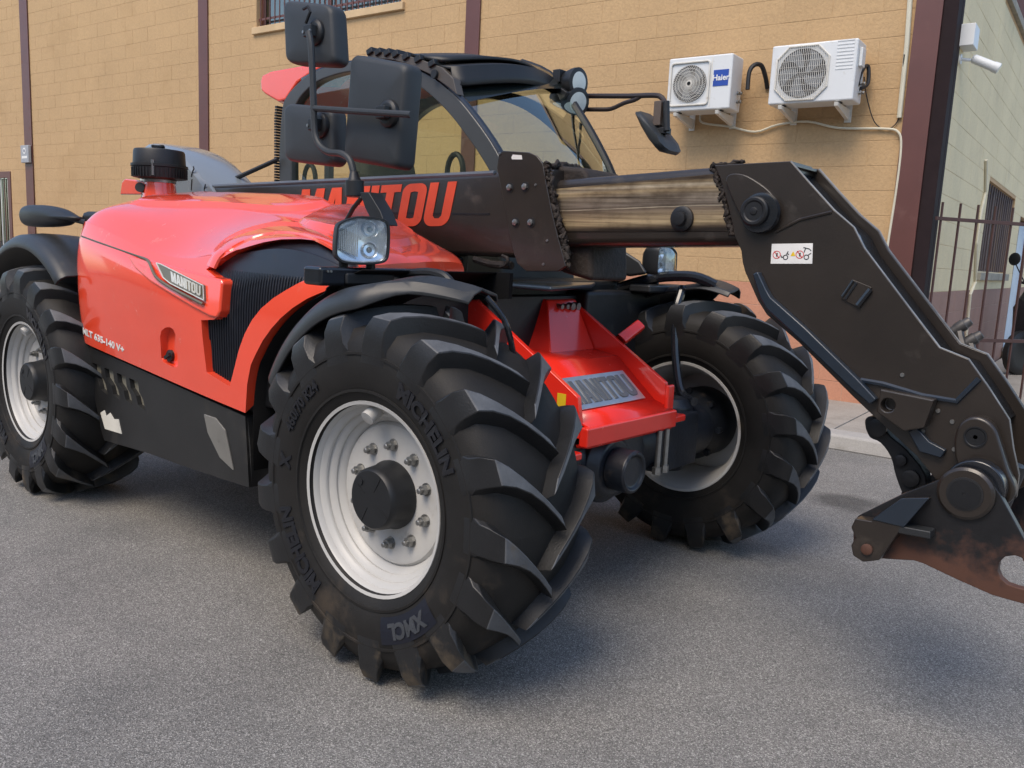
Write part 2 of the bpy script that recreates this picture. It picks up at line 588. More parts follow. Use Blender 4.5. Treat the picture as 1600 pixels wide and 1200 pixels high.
def split_letters(me, ax, mat, parent):
    """one object per letter of a flat text mesh laid out along axis ax"""
    n = len(me.vertices)
    par = list(range(n))
    def root(i):
        while par[i] != i:
            par[i] = par[par[i]]
            i = par[i]
        return i
    for p_ in me.polygons:
        for q in p_.vertices[1:]:
            par[root(q)] = root(p_.vertices[0])
    grp = {}
    for i in range(n):
        grp.setdefault(root(i), []).append(i)
    sp = sorted(((min(me.vertices[i].co[ax] for i in g_), max(me.vertices[i].co[ax] for i in g_), set(g_)) for g_ in grp.values()), key=lambda t: t[0])
    out = []
    for a, b_, g_ in sp:
        if out and a < out[-1][1]-.0005:
            out[-1][1] = max(out[-1][1], b_)
            out[-1][2] |= g_
        else:
            out.append([a, b_, g_])
    for a, b_, g_ in out:
        k = sorted(g_)
        ix = {v: i for i, v in enumerate(k)}
        m2 = bpy.data.meshes.new('letter')
        m2.from_pydata([tuple(me.vertices[v].co) for v in k], [], [tuple(ix[v] for v in p_.vertices) for p_ in me.polygons if p_.vertices[0] in g_])
        put('letter', m2, mat, parent, 0, 0)
_rl = [(math.cos(R(a)), math.sin(R(a))) for a in range(0, 91, 15)]
GLYPH = {
 'M': (.84, [[(0, 0), (0, 1), (.29, 1), (.42, .42), (.55, 1), (.84, 1), (.84, 0), (.61, 0), (.61, .55), (.49, 0), (.35, 0), (.23, .55), (.23, 0)]]),
 'A': (.72, [[(0, 0), (.19, 1), (.36, 1), (.36, .74), (.30, .38), (.36, .38), (.36, .2), (.27, .2), (.235, 0)],
             [(.72, 0), (.53, 1), (.36, 1), (.36, .74), (.42, .38), (.36, .38), (.36, .2), (.45, .2), (.485, 0)]]),
 'N': (.70, [[(0, 0), (0, 1), (.26, 1), (.46, .42), (.46, 1), (.70, 1), (.70, 0), (.44, 0), (.24, .58), (.24, 0)]]),
 'I': (.24, [[(0, 0), (0, 1), (.24, 1), (.24, 0)]]),
 'T': (.62, [[(0, 1), (.62, 1), (.62, .82), (.43, .82), (.43, 0), (.19, 0), (.19, .82), (0, .82)]]),
 'O': (.70, [[(.35, 0)]+[(.22-.22*s_, .2-.2*c_) for c_, s_ in _rl]+[(.22-.22*c_, .8+.2*s_) for c_, s_ in _rl]+[(.35, 1), (.35, .82), (.24, .8), (.24, .2), (.35, .18)],
             [(.35, 0)]+[(.48+.22*s_, .2-.2*c_) for c_, s_ in _rl]+[(.48+.22*c_, .8+.2*s_) for c_, s_ in _rl]+[(.35, 1), (.35, .82), (.46, .8), (.46, .2), (.35, .18)]]),
 'U': (.72, [[(0, 1), (0, .25)]+[(.24-.24*c_, .25-.25*s_) for c_, s_ in _rl]+[(.48+.24*s_, .25-.25*c_) for c_, s_ in _rl]+[(.72, .25), (.72, 1), (.48, 1), (.48, .24), (.42, .18), (.30, .18), (.24, .24), (.24, 1)]]),
}
def logo(word, fn, ex, gap=.06):
    """heavy condensed letters; fn(u, v, w) places a point of the unit word box (u along 0..1, v up 0..1, w outward)"""
    tot = sum(GLYPH[c][0] for c in word)+gap*(len(word)-1)
    b = B()
    x = 0
    for c in word:
        wd, polys = GLYPH[c]
        for pl in polys:
            q = [((x+a)/tot, e) for a, e in pl]
            o = len(b.v)
            n = len(q)
            b.v += [fn(a, e, 0) for a, e in q]+[fn(a, e, ex) for a, e in q]
            b.f += [tuple(o+i for i in range(n)), tuple(o+n+i for i in range(n-1, -1, -1))]
            b.f += [(o+i, o+(i+1) % n, o+n+(i+1) % n, o+n+i) for i in range(n)]
        x += wd+gap
    return b

# ================================================================== SETTING
def structure(o):
    o['kind'] = 'structure'
    return o
g = B()
g.add([(-90, -90, 0), (90, -90, 0), (90, 90, 0), (-90, 90, 0)], [(0, 1, 2, 3)])
structure(g.build('road', ASPH, sm=0))
skyless = None
PAVE = bpy.data.objects.new('pavement', None)
COL.objects.link(PAVE)
PAVE.location = W0
PAVE.rotation_euler.z = TH
structure(PAVE)
# pavement slabs and kerb stones along the front wall (building axes: y = 0 is the wall face)
sl = B()
kj = -2.0
for i in range(-24, 16):
    x0 = i*1.2+.35
    b = B().box(x0+.004, x0+1.196, -1.50, -.002, -.05, .12+random.uniform(-.003, .003))
    b.build('slab', CONC, PAVE, .006, 0, 1)
for i in range(-30, 20):
    x0 = i*1.0+.30
    k = B().prism([(0, 0), (.26, 0), (.26, .117), (.05, .117), (.02, .105)], 0, .992)
    for q in k.v:
        q.xyz = (x0+q.y, -1.77+q.x, q.z-.0)
    k.build('kerb_stone', KERB, PAVE, .01, 0, 2)
# side yard behind the fence
yd = B().box(.66, 26, -1.5+1.5, 30, -.05, .10)
yd.build('yard_surface', CONC, PAVE, 0, 0)

# ------------------------------------------------------------------ warehouse
BLD = thing('warehouse', 'ochre painted blockwork warehouse with brown steel posts and pink base band', 'building', W0, TH)
AC0, AC1, AC2 = .28, .49, .62
HGT = 6.6
BAND = 1.215
CH, CL = .2275, .455
front = empty('front_wall', BLD)
side = empty('side_wall', BLD)
POSTS = [WL(34.5, 0).x, WL(316, 0).x, WL(739.5, 0).x]
wtl, wbr = WL(395, -120), WL(632, 0)
UPW = (WL(397, 38).x+.06, WL(634, 2).x-.08, 4.53, 5.75)
LFW = (-18.6, WL(17, 268).x, .9, 2.55)
openF = [UPW, LFW]
SW1 = (3.31, 6.3, 1.43, 2.53)
SW2 = (2.7, 5.2, 4.55, 5.7)
SDOOR = (7.3, 9.0, .12, 2.35)
openS = [SW1, SW2, SDOOR]
def spans(a0, a1, z0, z1, op):
    out = [(a0, a1)]
    for o0, o1, p0, p1 in op:
        if z1 > p0+.02 and z0 < p1-.02:
            nx = []
            for s0, s1 in out:
                if o1 <= s0 or o0 >= s1:
                    nx.append((s0, s1))
                else:
                    if o0 > s0+.03: nx.append((s0, o0))
                    if o1 < s1-.03: nx.append((o1, s1))
            out = nx
    return out
def wall_blocks(a_start, a_end, op, posts, plane):
    res = []
    nz = int(HGT/CH)
    for r_ in range(nz):
        z0 = .075+r_*CH
        cuts = [a_start]
        for p in posts:
            cuts += [p-.09, p+.09]
        cuts.append(a_end)
        off = CL/2 if r_ % 2 else 0
        for s0, s1 in zip(cuts[::2], cuts[1::2]):
            for t0, t1 in spans(s0, s1, z0, z0+CH, op):
                k = math.floor((t0-off)/CL)
                x = k*CL+off
                while x < t1-.001:
                    e0, e1 = max(x, t0), min(x+CL, t1)
                    if e1-e0 > .03:
                        res.append((e0, e1, z0, z0+CH))
                    x += CL
    return res
def hidden(px, py):
    """behind the machine in the photograph"""
    if px < 110 and py > 370: return True
    if px < 345 and px > 120 and py > 300: return True
    if 345 <= px < 960 and py > 265: return True
    if 440 < px < 870 and py > 140: return True
    if 960 <= px < 1160 and py > 265 and py < 385: return True
    if px < 1290 and py > 500: return True
    if 1160 <= px < 1260 and py > 260: return True
    if px >= 1260 and py > 250+ (px-1240)*1.05: return True
    return False
JW = .0015
def block_mesh(wd, h, c=.0045):
    b = B()
    o = [(-wd/2+JW, -h/2+JW), (wd/2-JW, -h/2+JW), (wd/2-JW, h/2-JW), (-wd/2+JW, h/2-JW)]
    i_ = [(-wd/2+JW+c, -h/2+JW+c), (wd/2-JW-c, -h/2+JW+c), (wd/2-JW-c, h/2-JW-c), (-wd/2+JW+c, h/2-JW-c)]
    b.v = [V((a, .004, e)) for a, e in o]+[V((a, -.0022, e)) for a, e in o]+[V((a, -.0036, e)) for a, e in i_]
    for q in (0, 4):
        for k in range(4):
            b.f.append((q+k, q+(k+1) % 4, q+4+(k+1) % 4, q+4+k))
    b.f.append((8, 9, 10, 11))
    return b
cache = {}
def lay(blocks, parent, budget, mats, is_side, stuffname):
    sc = []
    for (e0, e1, z0, z1) in blocks:
        c = ((e0+e1)/2, (z0+z1)/2)
        px, py, k = wproj(AC2, c[0], c[1]) if is_side else wproj(c[0], 0, c[1])
        vis = k > 0 and -15 < px < 1615 and -10 < py < 1200 and not hidden(px, py)
        sc.append(((e1-e0)/max(k, .1)+(0 if vis else -99), vis, e0, e1, z0, z1))
    sc.sort(key=lambda t: -t[0])
    rest = {0: B(), 1: B()}
    for i, (s_, vis, e0, e1, z0, z1) in enumerate(sc):
        low = (z0+z1)/2 < BAND
        dy = random.uniform(-.0010, .0010)
        wd = e1-e0
        if i < budget and vis:
            key = (round(wd, 3), low, is_side)
            if key not in cache:
                me = block_mesh(wd, z1-z0).mesh('block')
                me.materials.append(mats[low])
                cache[key] = me
            o = bpy.data.objects.new('block', cache[key])
            COL.objects.link(o)
            o.parent = parent
            if is_side:
                o.rotation_euler.z = R(90)
                o.location = (AC2-.0+dy, (e0+e1)/2, (z0+z1)/2)
            else:
                o.location = ((e0+e1)/2, dy, (z0+z1)/2)
        else:
            bm_ = block_mesh(wd, z1-z0)
            for q in bm_.v:
                if is_side:
                    q.xyz = (AC2-(q.y+dy), (e0+e1)/2+q.x, (z0+z1)/2+q.z)
                else:
                    q.xyz = ((e0+e1)/2+q.x, q.y+dy, (z0+z1)/2+q.z)
            rest[low].add(bm_.v, bm_.f)
    for low, b in rest.items():
        if b.v:
            o = b.build(stuffname, mats[low], parent, 0, 0)
            o['kind'] = 'stuff'
lay(wall_blocks(-20, AC0, openF, POSTS, 0), front, 205, (BLOCK, PINKB), False, 'blocks')
lay(wall_blocks(.263, 14, openS, [], 1), side, 90, (SIDEB, PINKS), True, 'blocks')
# wall core behind the blocks (joint face), left open at the windows
def core(a0, a1, zs, op, y0, y1, mat_lo, mat_hi, par, is_side):
    for lo, hi, mt in ((0, BAND-.02, mat_lo), (BAND-.02, HGT, mat_hi)):
        b = B()
        edges = sorted({lo, hi, *[e for o in op for e in o[2:] if lo < e < hi]})
        for z0, z1 in zip(edges, edges[1:]):
            for s0, s1 in spans(a0, a1, z0, z1, op):
                if is_side:
                    b.box(AC2-y1, AC2-y0, s0, s1, z0, z1)
                else:
                    b.box(s0, s1, y0, y1, z0, z1)
        b.build('wall_core', mt, par, 0, 0)
core(-20, AC0-.001, 0, openF, .0, .24, MORTP, MORT, front, False)
core(.22, 14, 0, openS, .0, .24, MORTP, MORT, side, True)
B().box(-20, AC2-.3, 7.0, 7.2, 0, HGT).build('rear_wall', ROOM, BLD, 0, 0)
B().box(-20.2, AC2+.1, -.12, 14, HGT+.01, HGT+.2).build('roof', BROWN, BLD, 0, 0)
B().box(-20, AC2-.3, .3, 7, 0, .1).build('floor', ROOM, BLD, 0, 0)
# steel posts let into the wall
for i, px in enumerate(((29, 41), (309, 323.5), (728.5, 750.5))):
    a0, a1 = WL(px[0], 0, .03).x, WL(px[1], 0, .03).x
    b = B().box(a0, a1, -.03, -.012, .1, HGT)
    b.box(a0+.09*(a1-a0), a0+.91*(a1-a0), -.0125, .06, .1, HGT)
    b.build('post', BROWN, BLD, .003)
# corner column: H section, web in shade on the side face
b = B().box(AC0, AC1+.012, -.035, -.018, .1, HGT).box(AC0, AC1+.012, .145, .162, .1, HGT)
b.box(AC0+.004, AC0+.35*(AC1-AC0), -.018, .145, .1, HGT)
b.build('corner_column', BROWN, BLD, .002)
SHADE_BR = M('shaded_brown_steel', (.020, .012, .013), .8, spec=.2)  # brown paint darkened: the shade on the column's side is in the colour
B().box(AC1+.013, AC2+.004, -.012, .162, .1, HGT).build('corner_web', SHADE_BR, BLD, .002)
B().box(AC0+.35*(AC1-AC0), AC2+.006, .163, .262, .1, HGT).build('corner_panel', SHADE_BR, BLD, .002)
# windows
def win(name, a0, a1, z0, z1, nb, is_side, sill_mat, par, bars_gap=None, cross=True, frame=.05, blind=True, sill=True, bar_r=.009, barmat=BROWN):
    def T(b):
        if is_side:
            for q in b.v:
                q.xyz = (AC2-q.y, q.x, q.z)
        return b
    e = empty(name, par)
    b = B()
    for s0, s1, t0, t1 in ((a0, a1, z1-frame, z1), (a0, a1, z0, z0+frame), (a0, a0+frame, z0+frame, z1-frame), (a1-frame, a1, z0+frame, z1-frame)):
        b.box(s0, s1, .09, .15, t0, t1)
    mid = (a0+a1)/2
    b.box(mid-.03, mid+.03, .095, .145, z0+frame, z1-frame)
    T(b).build('frame', barmat, e, .004)
    T(B().add([(a0+frame, .118, z0+frame), (a1-frame, .118, z0+frame), (a1-frame, .118, z1-frame), (a0+frame, .118, z1-frame)], [(0, 1, 2, 3)])).build('pane', WGLASS, e, 0, 0)
    if blind:
        T(B().box(a0+.02, a1-.02, .19, .20, z0+.02, z1-.02)).build('blind', CURT, e, 0, 0)
    else:
        T(B().box(a0+.02, a1-.02, .22, .235, z0+.02, z1-.02)).build('dark_backing', ROOM, e, 0, 0)  # dark sheet paints in the unlit room behind the pane
    for k in range(nb):
        x = a0+(k+.5)*(a1-a0)/nb
        T(B().cyl((x, .03, z0+.02), (x, .03, z1-.01), bar_r, 8)).build('bar', barmat, e, 0)
    if cross:
        b = B()
        for zz in (z0+.12, (z0+z1)/2, z1-.12):
            b.box(a0-.02, a1+.02, .036, .044, zz-.015, zz+.015)
        T(b).build('cross_bar', barmat, e, 0)
    if sill:
        T(B().box(a0-.06, a1+.07, -.05, .10, z0-.10, z0-.001)).build('sill', sill_mat, e, .008)
win('barred_window', *UPW, 27, False, SILL, BLD)
win('barred_window', *SW1, 13, True, SILLG, BLD, blind=False, bar_r=.011, cross=False, barmat=M('grille_bar', (.10, .075, .075), .5), frame=.03)
win('barred_window', *SW2, 20, True, SILLG, BLD, blind=False, bar_r=.014)
e = empty('barred_window', BLD)
b = B()
a1 = LFW[1]
b.box(a1-.13, a1, -.02, .06, LFW[2], LFW[3]).box(LFW[0], a1-.13, -.02, .06, LFW[3]-.13, LFW[3])
b.build('frame', BROWN, e, .004)
B().box(LFW[0], a1-.13, .12, .126, LFW[2], LFW[3]-.13).build('pane', WGLASS, e, 0, 0)
B().box(LFW[0], a1-.13, .19, .20, LFW[2], LFW[3]-.13).build('dark_backing', ROOM, e, 0, 0)  # dark sheet in place of the shaded room inside
for k in range(7):
    x = a1-.22-k*.16
    B().cyl((x, .03, LFW[2]), (x, .03, LFW[3]-.13), .012, 8).build('bar', WHITE if k % 2 == 0 else BROWN, e, 0)
# yard door in the side wall
e = empty('yard_door', BLD)
B().box(AC2-.10, AC2-.06, SDOOR[0]+.06, SDOOR[1]-.06, .12, SDOOR[3]-.06).build('door_leaf', DOORB, e, 0)
for k in range(18):
    yy = SDOOR[0]+.09+k*.09
    B().box(AC2-.06, AC2-.045, yy, yy+.045, .14, SDOOR[3]-.08).build('rib', DOORB, e, .004)
b = B().box(AC2-.10, AC2+.004, SDOOR[0], SDOOR[0]+.055, .12, SDOOR[3]).box(AC2-.10, AC2+.004, SDOOR[1]-.055, SDOOR[1], .12, SDOOR[3])
b.build('door_frame', BROWN, e, .004)
B().box(AC2+.02, AC2+2.4, 7.2, 11.5, .10, .26).build('door_step', CONC, BLD, .01)

# ------------------------------------------------------------------ wall fittings (building axes)
def fit(name, label, cat, loc, group=None):
    p = W0+WU*loc[0]+WV*loc[1]+V((0, 0, loc[2]))
    return thing(name, label, cat, p, TH, group)
def shift(b, o):
    for q in b.v:
        q -= V(o)
    return b
def ac_unit(label, a0, a1, z0, z1, side_w, square):
    o = ((a0+a1)/2, -.02, z0)
    t = fit('air_conditioner', label, 'air conditioner', o, 'air conditioners on the ochre wall')
    yb, yf = -.14, -.42
    L_ = lambda b: shift(b, o)
    L_(B().box(a0, a1, yf, yb, z0, z1)).build('casing', WHITE, t, .018, 35, 3)
    cz = (z0+z1)/2
    wd = a1-a0
    rf = wd*.262 if square else (z1-z0)*.41
    cx = a0+.045+rf+.02 if square else a0+.05+rf+.03
    L_(B().lathe([(0, rf), (.006, rf)], (cx, yf+.001, cz), (0, -1, 0), 36)).build('fan_opening', ROOM, t, 0)
    bl = B()
    for k in range(5):
        a = k*2*math.pi/5
        pts = []
        for q in range(5):
            rr = .04+(rf-.05)*q/4
            aa = a+.5*q/4
            pts.append([(cx+rr*math.cos(aa+s_), yf-.009+.0015*(s_ > .2), cz+rr*math.sin(aa+s_)) for s_ in (0, .4, .75)])
        bl.loft(pts)
    L_(bl).build('fan_blade', MATS['grey_mark0'] if 'grey_mark0' in MATS else M('grey_mark0', (.16, .17, .18), .5), t, 0)
    gr = B()
    n = 44 if square else 12
    if square:
        for k in range(n):
            a = k*2*math.pi/n
            for sg in (1,):
                pts = [V((cx+rr*math.cos(a+sg*1.25*(rr/rf)), yf-.020, cz+rr*math.sin(a+sg*1.25*(rr/rf)))) for rr in (rf*.12, rf*.34, rf*.56, rf*.78, rf*1.0)]
                gr.tube(pts, .0021, 4, False)
        for rr in [rf*(.12+.176*k) for k in range(6)]:
            gr.tube([(cx+rr*math.cos(k*math.pi/18), yf-.022, cz+rr*math.sin(k*math.pi/18)) for k in range(37)], .0021, 4, False)
        fr = rf+.028
        pts = rrect(cx, cz, 2*fr, 2*fr, .03)
        gr.tube([(a, yf-.01, e_) for a, e_ in pts+pts[:1]], .009, 6, False)
    else:
        h = rf+.02
        k_ = h*.45
        oc = [(-h, -h+k_), (-h+k_, -h), (h-k_, -h), (h, -h+k_), (h, h-k_), (h-k_, h), (-h+k_, h), (-h, h-k_)]
        gr.tube([(cx+a, yf-.008, cz+e_) for a, e_ in oc+oc[:1]], .008, 6, False)
        for k in range(27):
            x = -h+(k+.5)*2*h/27
            hh = min(h, h-max(0, abs(x)-(h-k_)))
            gr.tube([(cx+x, yf-.020, cz-hh), (cx+x, yf-.020, cz+hh)], .0026, 4, False)
        for k in range(9):
            zz = -h+(k+.5)*2*h/9
            hh = min(h, h-max(0, abs(zz)-(h-k_)))
            gr.tube([(cx-hh, yf-.023, cz+zz), (cx+hh, yf-.023, cz+zz)], .0014, 4, False)
    L_(gr).build('fan_grille', BRACK, t, 0)
    if square:
        xs = cx+rf+.045
        L_(B().box(xs, xs+.006, yf-.003, yf+.002, z0+.03, z1-.02)).build('panel_seam', BRACK, t, 0)
        lx0, lx1 = a0+wd*.725, a0+wd*.955
        zc = (z0+z1)/2+.035
        hh = (lx1-lx0)/2*.98
        lb = L_(B().box(lx0, lx1, yf-.004, yf-.0005, zc-hh, zc+hh)).build('maker_label', BLUE, t, 0)
        cxl = (lx0+lx1)/2
        me = text_mesh('Haier', .075, .001, .0018, lambda x, y, z: V((cxl+x-o[0], yf-.006-z-o[1], zc+y-o[2])))
        split_letters(me, 0, PAPER, lb)
    else:
        lv = B()
        x0 = cx+rf+.06
        for k in range(9):
            zz = z0+.27+k*.03
            lv.box(x0+.02, a1-.03, yf-.004, yf+.002, zz, zz+.012)
        L_(lv).build('louvre', WHITE, t, .002)
        L_(B().box(a1+.001, a1+.03, yf+.06, yf+.17, z0+.30, z1-.07)).build('valve_cover', WHITE, t, .006)
    # service side: pipe valves
    vb = B()
    for k, zz in enumerate((z0+.09, z0+.17)):
        vb.cyl((a1+.001, -.24, zz), (a1+.05, -.24, zz), .016, 10)
        vb.cyl((a1+.03, -.24, zz), (a1+.03, -.30, zz), .010, 8)
    L_(vb).build('pipe_valve', STEEL, t, 0)
    for k in (.14, .80):
        xb = a0+(a1-a0)*k
        b = B()
        b.ext([(xb, -.44, z0-.012), (xb, -.012, z0-.012), (xb, -.012, z0-.11), (xb, -.035, z0-.11), (xb, -.43, z0-.045)], (.035, 0, 0))
        L_(b).build('wall_bracket', BRACK, t, .004)
        L_(B().box(xb-.012, xb+.05, -.016, -.004, z0-.13, z0+.03)).build('bracket_plate', BRACK, t, .002)
        L_(B().box(xb-.01, xb+.045, yf+.03, yf+.09, z0-.012, z0-.001)).build('rubber_pad', BLACK, t, 0)
    return t
bq = .42
p, q = WL(1046, 92, bq), WL(1148, 166, bq)
A1 = (p.x, WL(1146, 85, bq).x, WL(1046, 175, bq).z, WL(1046, 92, bq).z)
p = WL(1208, 72, bq)
A2 = (WL(1203, 120, bq).x, WL(1338, 100, bq).x, WL(1200, 164, bq).z, p.z)
ac_unit('smaller white air conditioner with a square fan grille and a blue label', *A1, .1, True)
ac_unit('larger white air conditioner with an eight sided fan grille, beside the corner column', *A2, .1, False)
def wall_tube(name, label, cat, pts, r_, mat, ends=True, n=8, clips=None, k=4):
    P = [WL(*q) for q in pts]
    o = P[0]
    b = B().tube([q-o for q in (smooth(P, k) if k > 1 else P)], r_, n)
    ob = b.build(name, mat, None, 0)
    ob.location = W0+WU*o.x+WV*o.y+V((0, 0, o.z))
    ob.rotation_euler.z = TH
    ob['label'] = label
    ob['category'] = cat
    return ob
wall_tube('drain_pipe', 'thin cream drain pipe looping along the wall under both air conditioners', 'pipe',
          [(1094, 180, .03), (1098, 192, .03), (1140, 198, .03), (1180, 206, .03), (1215, 195, .03), (1262, 190, .03), (1310, 200, .03), (1380, 201, .03), (1403, 206, .03), (1408, 230, .03), (1400, 300, .03), (1388, 378, .03), (1380, 440, .03), (1365, 560, .03), (1352, 640, .03)], .011, PVC)
wall_tube('conduit', 'straight pale cream conduit beside the top of the corner column', 'conduit', [(1426, -60, .025), (1417, 70, .025), (1405, 184, .025)], .022, PVC, k=1)
wall_tube('cable', 'thin black cable hanging in a loop from the larger air conditioner', 'cable',
          [(1350, 120, .16), (1354, 150, .1), (1366, 190, .03), (1385, 202, .02), (1402, 190, .02), (1409, 160, .02), (1410, 120, .03), (1413, 85, .05)], .005, CABLE)
wall_tube('pipe_bundle', 'thick black wrapped pipe arching between the two air conditioners', 'pipe',
          [(1168, 140, .25), (1171, 112, .24), (1180, 101, .2), (1190, 103, .14), (1196, 120, .08), (1199, 138, .02)], .022, CABLE)
wall_tube('pipe_bundle', 'black wrapped pipe coiled at the right end of the larger air conditioner', 'pipe',
          [(1339, 135, .27), (1345, 115, .22), (1352, 104, .14), (1357, 106, .1), (1356, 130, .12), (1346, 138, .2), (1338, 142, .24)], .018, CABLE)
# small grey box on the far left post
o = WL(43, 241, .04)
t = fit('switch_box', 'small grey box with a white sign, fixed on the far left brown post', 'box', o)
B().box(-.16, .16, -.06, .0, -.17, .17).build('box_body', M('grey_box', (.33, .34, .36), .5), t, .01)
B().lathe([(0, .06), (.003, .06)], (0, -.061, .06), (0, -1, 0), 20).build('round_mark', PAPER, t, 0)
B().lathe([(0, .032), (.002, .032)], (0, -.0645, .06), (0, -1, 0), 16).build('mark_centre', M('grey_mark', (.2, .2, .24), .5), t, 0)
B().box(-.11, .11, -.063, -.0605, -.09, -.04).build('sign_line', PAPER, t, 0)
# security camera on the side wall by the corner
o = WRT(1500, 65, AC2)
t = fit('security_camera', 'white bullet security camera under its junction box by the corner column', 'camera', o)
B().box(.0, .12, -.05, .20, -.05, .14).build('junction_box', WHITE, t, .008)
B().cyl((0, .06, -.14), (.02, .06, -.14), .045, 16).tube([(.02, .06, -.14), (.06, .06, -.15), (.09, .08, -.15)], .014, 8).build('mount', WHITE, t, 0)
d = V((.72, .10, -.34)).normalized()
c0 = V((.10, .10, -.13))
B().lathe([(0, .025), (.015, .040), (.21, .042), (.212, .035)], c0, d, 18).build('camera_body', WHITE, t, 0)
B().lathe([(.195, .047), (.245, .047), (.247, .042)], c0, d, 18).build('sun_hood', WHITE, t, 0)
B().lathe([(.2475, .040), (.249, .034)], c0, d, 18).build('camera_lens', GLOSS, t, 0)
# grey conduit on the side wall
P = [WRT(1541, 250, AC2, .02), WRT(1540, 300, AC2, .02), WRT(1533, 330, AC2, .02), WRT(1526, 380, AC2, .02), WRT(1524, 440, AC2, .02), WRT(1516, 460, AC2, .02), WRT(1508, 540, AC2, .02)]
ob = B().tube([q-P[0] for q in P], .018, 8).build('conduit', PVC, None, 0)
ob.location = W0+WU*P[0].x+WV*P[0].y+V((0, 0, P[0].z))
ob.rotation_euler.z = TH
ob['label'] = 'thin pale conduit running down the side wall left of the low barred window'
ob['category'] = 'conduit'

# ------------------------------------------------------------------ yard fence
FA = R(57)
f0 = W0+WU*(AC2+.03)+WV*(-.015)
fd = V((math.cos(FA), math.sin(FA), 0))
fn_ = V((-fd.y, fd.x, 0))
def onf(px, py):
    q = onplane(px, py, f0, fn_)-f0
    return q.dot(fd), q.z
FBR = M('fence_brown', (.062, .028, .024), .5, 0, .2, 9, dirt=(.12, .06, .045), da=.1, ds=20)
FEN = thing('yard_fence', 'open brown steel bar fence running off from the corner column', 'fence', f0, FA)
zt, zb = onf(1520, 345)[1], onf(1540, 532)[1]
fl = 6.5
for zz in (zt, zb):
    B().box(0, fl, -.012, .012, zz-.016, zz+.016).build('rail', FBR, FEN, .002)
s_ = [onf(px, 400)[0] for px in (1443, 1463, 1492, 1521, 1549, 1573, 1589)]
step = (s_[5]-s_[1])/4
bar = B().box(-.0075, .0075, -.0078, .0078, .12, onf(1490, 317)[1]).mesh('bar')
bar.materials.append(FBR)
k = 0
x = s_[1]-step
while x < fl:
    if x > 0:
        o = put('bar', bar, FBR, FEN, 0, 0)
        o.location = (x, 0, 0)
    x += step
B().box(fl, fl+.06, -.03, .03, .05, 2.1).build('end_post', BROWN, FEN, 0)

# motor scooter standing in the yard, mostly outside the picture
so = onplane(1608, 585, V((0, 0, .26)), V((0, 0, 1)))
so = W0+WU*1.95+WV*5.6-RT*.62
SC = thing('motor_scooter', 'black motor scooter at the right edge in front of the pale blue door', 'scooter', (so.x, so.y, .10), TH+R(60))
SC.scale = (1.18, 1.18, 1.18)
def wheel_s(x):
    b = B()
    b.lathe([(-.05, .16), (-.05, .22), (-.03, .25), (.03, .25), (.05, .22), (.05, .16)], (x, 0, .25), (0, 1, 0), 24)
    b.build('wheel', BLACK, SC, 0)
wheel_s(-.62)
wheel_s(.62)
B().loft([[(x, yy, zz) for yy, zz in rrect(0, z_, w_, h_, min(w_, h_)*.4, 3)] for x, z_, w_, h_ in ((.1, .55, .12, .15), (.3, .62, .34, .35), (.6, .68, .36, .35), (.9, .74, .16, .18))], True, True).build('rear_body', GLOSS, SC, 0)
B().loft([[(x, yy, z_) for x, yy in rrect(xc, 0, d_, w_, min(d_, w_)*.4, 3)] for xc, z_, d_, w_ in ((-.25, .22, .5, .3), (-.45, .35, .16, .42), (-.48, .75, .14, .46), (-.42, .98, .12, .3))], True, True).build('front_shield', GLOSS, SC, 0)
B().box(-.3, .25, -.15, .15, .2, .28).build('footboard', BLACK, SC, .02)
B().box(.2, .85, -.14, .14, .79, .88).build('seat', BLACK, SC, .04)
B().tube([(-.62, 0, .25), (-.5, 0, .7), (-.42, 0, 1.02)], .03, 10).build('fork', BLACK, SC, 0)
B().tube([(-.3, -.34, 1.04), (-.4, -.15, 1.02), (-.4, .15, 1.02), (-.3, .34, 1.04)], .016, 8).build('handlebar', BLACK, SC, 0)
for s_ in (-1, 1):
    mm = B().tube([(-.38, s_*.22, 1.03), (-.40, s_*.32, 1.2), (-.40, s_*.36, 1.26)], .007, 6)
    mm.lathe([(-.012, .05), (0, .075), (.012, .05)], (-.40, s_*.37, 1.30), (1, 0, 0), 16)
    mm.build('mirror', BLACK, SC, 0)
# ------------------------------------------------------------------ warehouse across the road, behind the camera
OPP = thing('opposite_warehouse', 'long pale rendered warehouse across the road', 'building', (0, -15, 0), TH)
B().box(-45, 40, -8, 0, 0, 7).build('wall', M('pale_render', (.55, .46, .34), .85), OPP, 0, 0)
# ================================================================== TELEHANDLER
TH_ = thing('telehandler', 'red and black telehandler with its boom lowered, parked on the road', 'telehandler')
T = TH_
AXZ = .60
RW = .62
# ---------------------------------------------------------------- wheel (local axes: +y outward, x along the roll)
def tyre_builder():
    b = B()
    prof = [(-.184, .306), (-.200, .322), (-.222, .38), (-.229, .44), (-.222, .50), (-.195, .545), (-.12, .564), (0, .570), (.12, .564), (.195, .545), (.222, .50), (.229, .44), (.222, .38), (.200, .322), (.184, .306), (.150, .30), (-.150, .30)]
    rows = []
    n = 72
    for k in range(n):
        a = 2*math.pi*k/n
        rows.append([(r_*math.cos(a), y, -r_*math.sin(a)) for y, r_ in prof])
    rows.append(rows[0])
    b.loft([list(q) for q in rows], True)
    # moulded rings on the sidewall
    for rr, y, t in ((.352, .2125, .004), (.470, .2270, .0035)):
        for sg in (-1, 1):
            b.lathe([(y*sg-.003*sg, rr-.006), ((y+t)*sg, rr-.004), ((y+t)*sg, rr+.004), (y*sg-.003*sg, rr+.006)], (0, 0, 0), (0, 1, 0), 72, False)
    return b
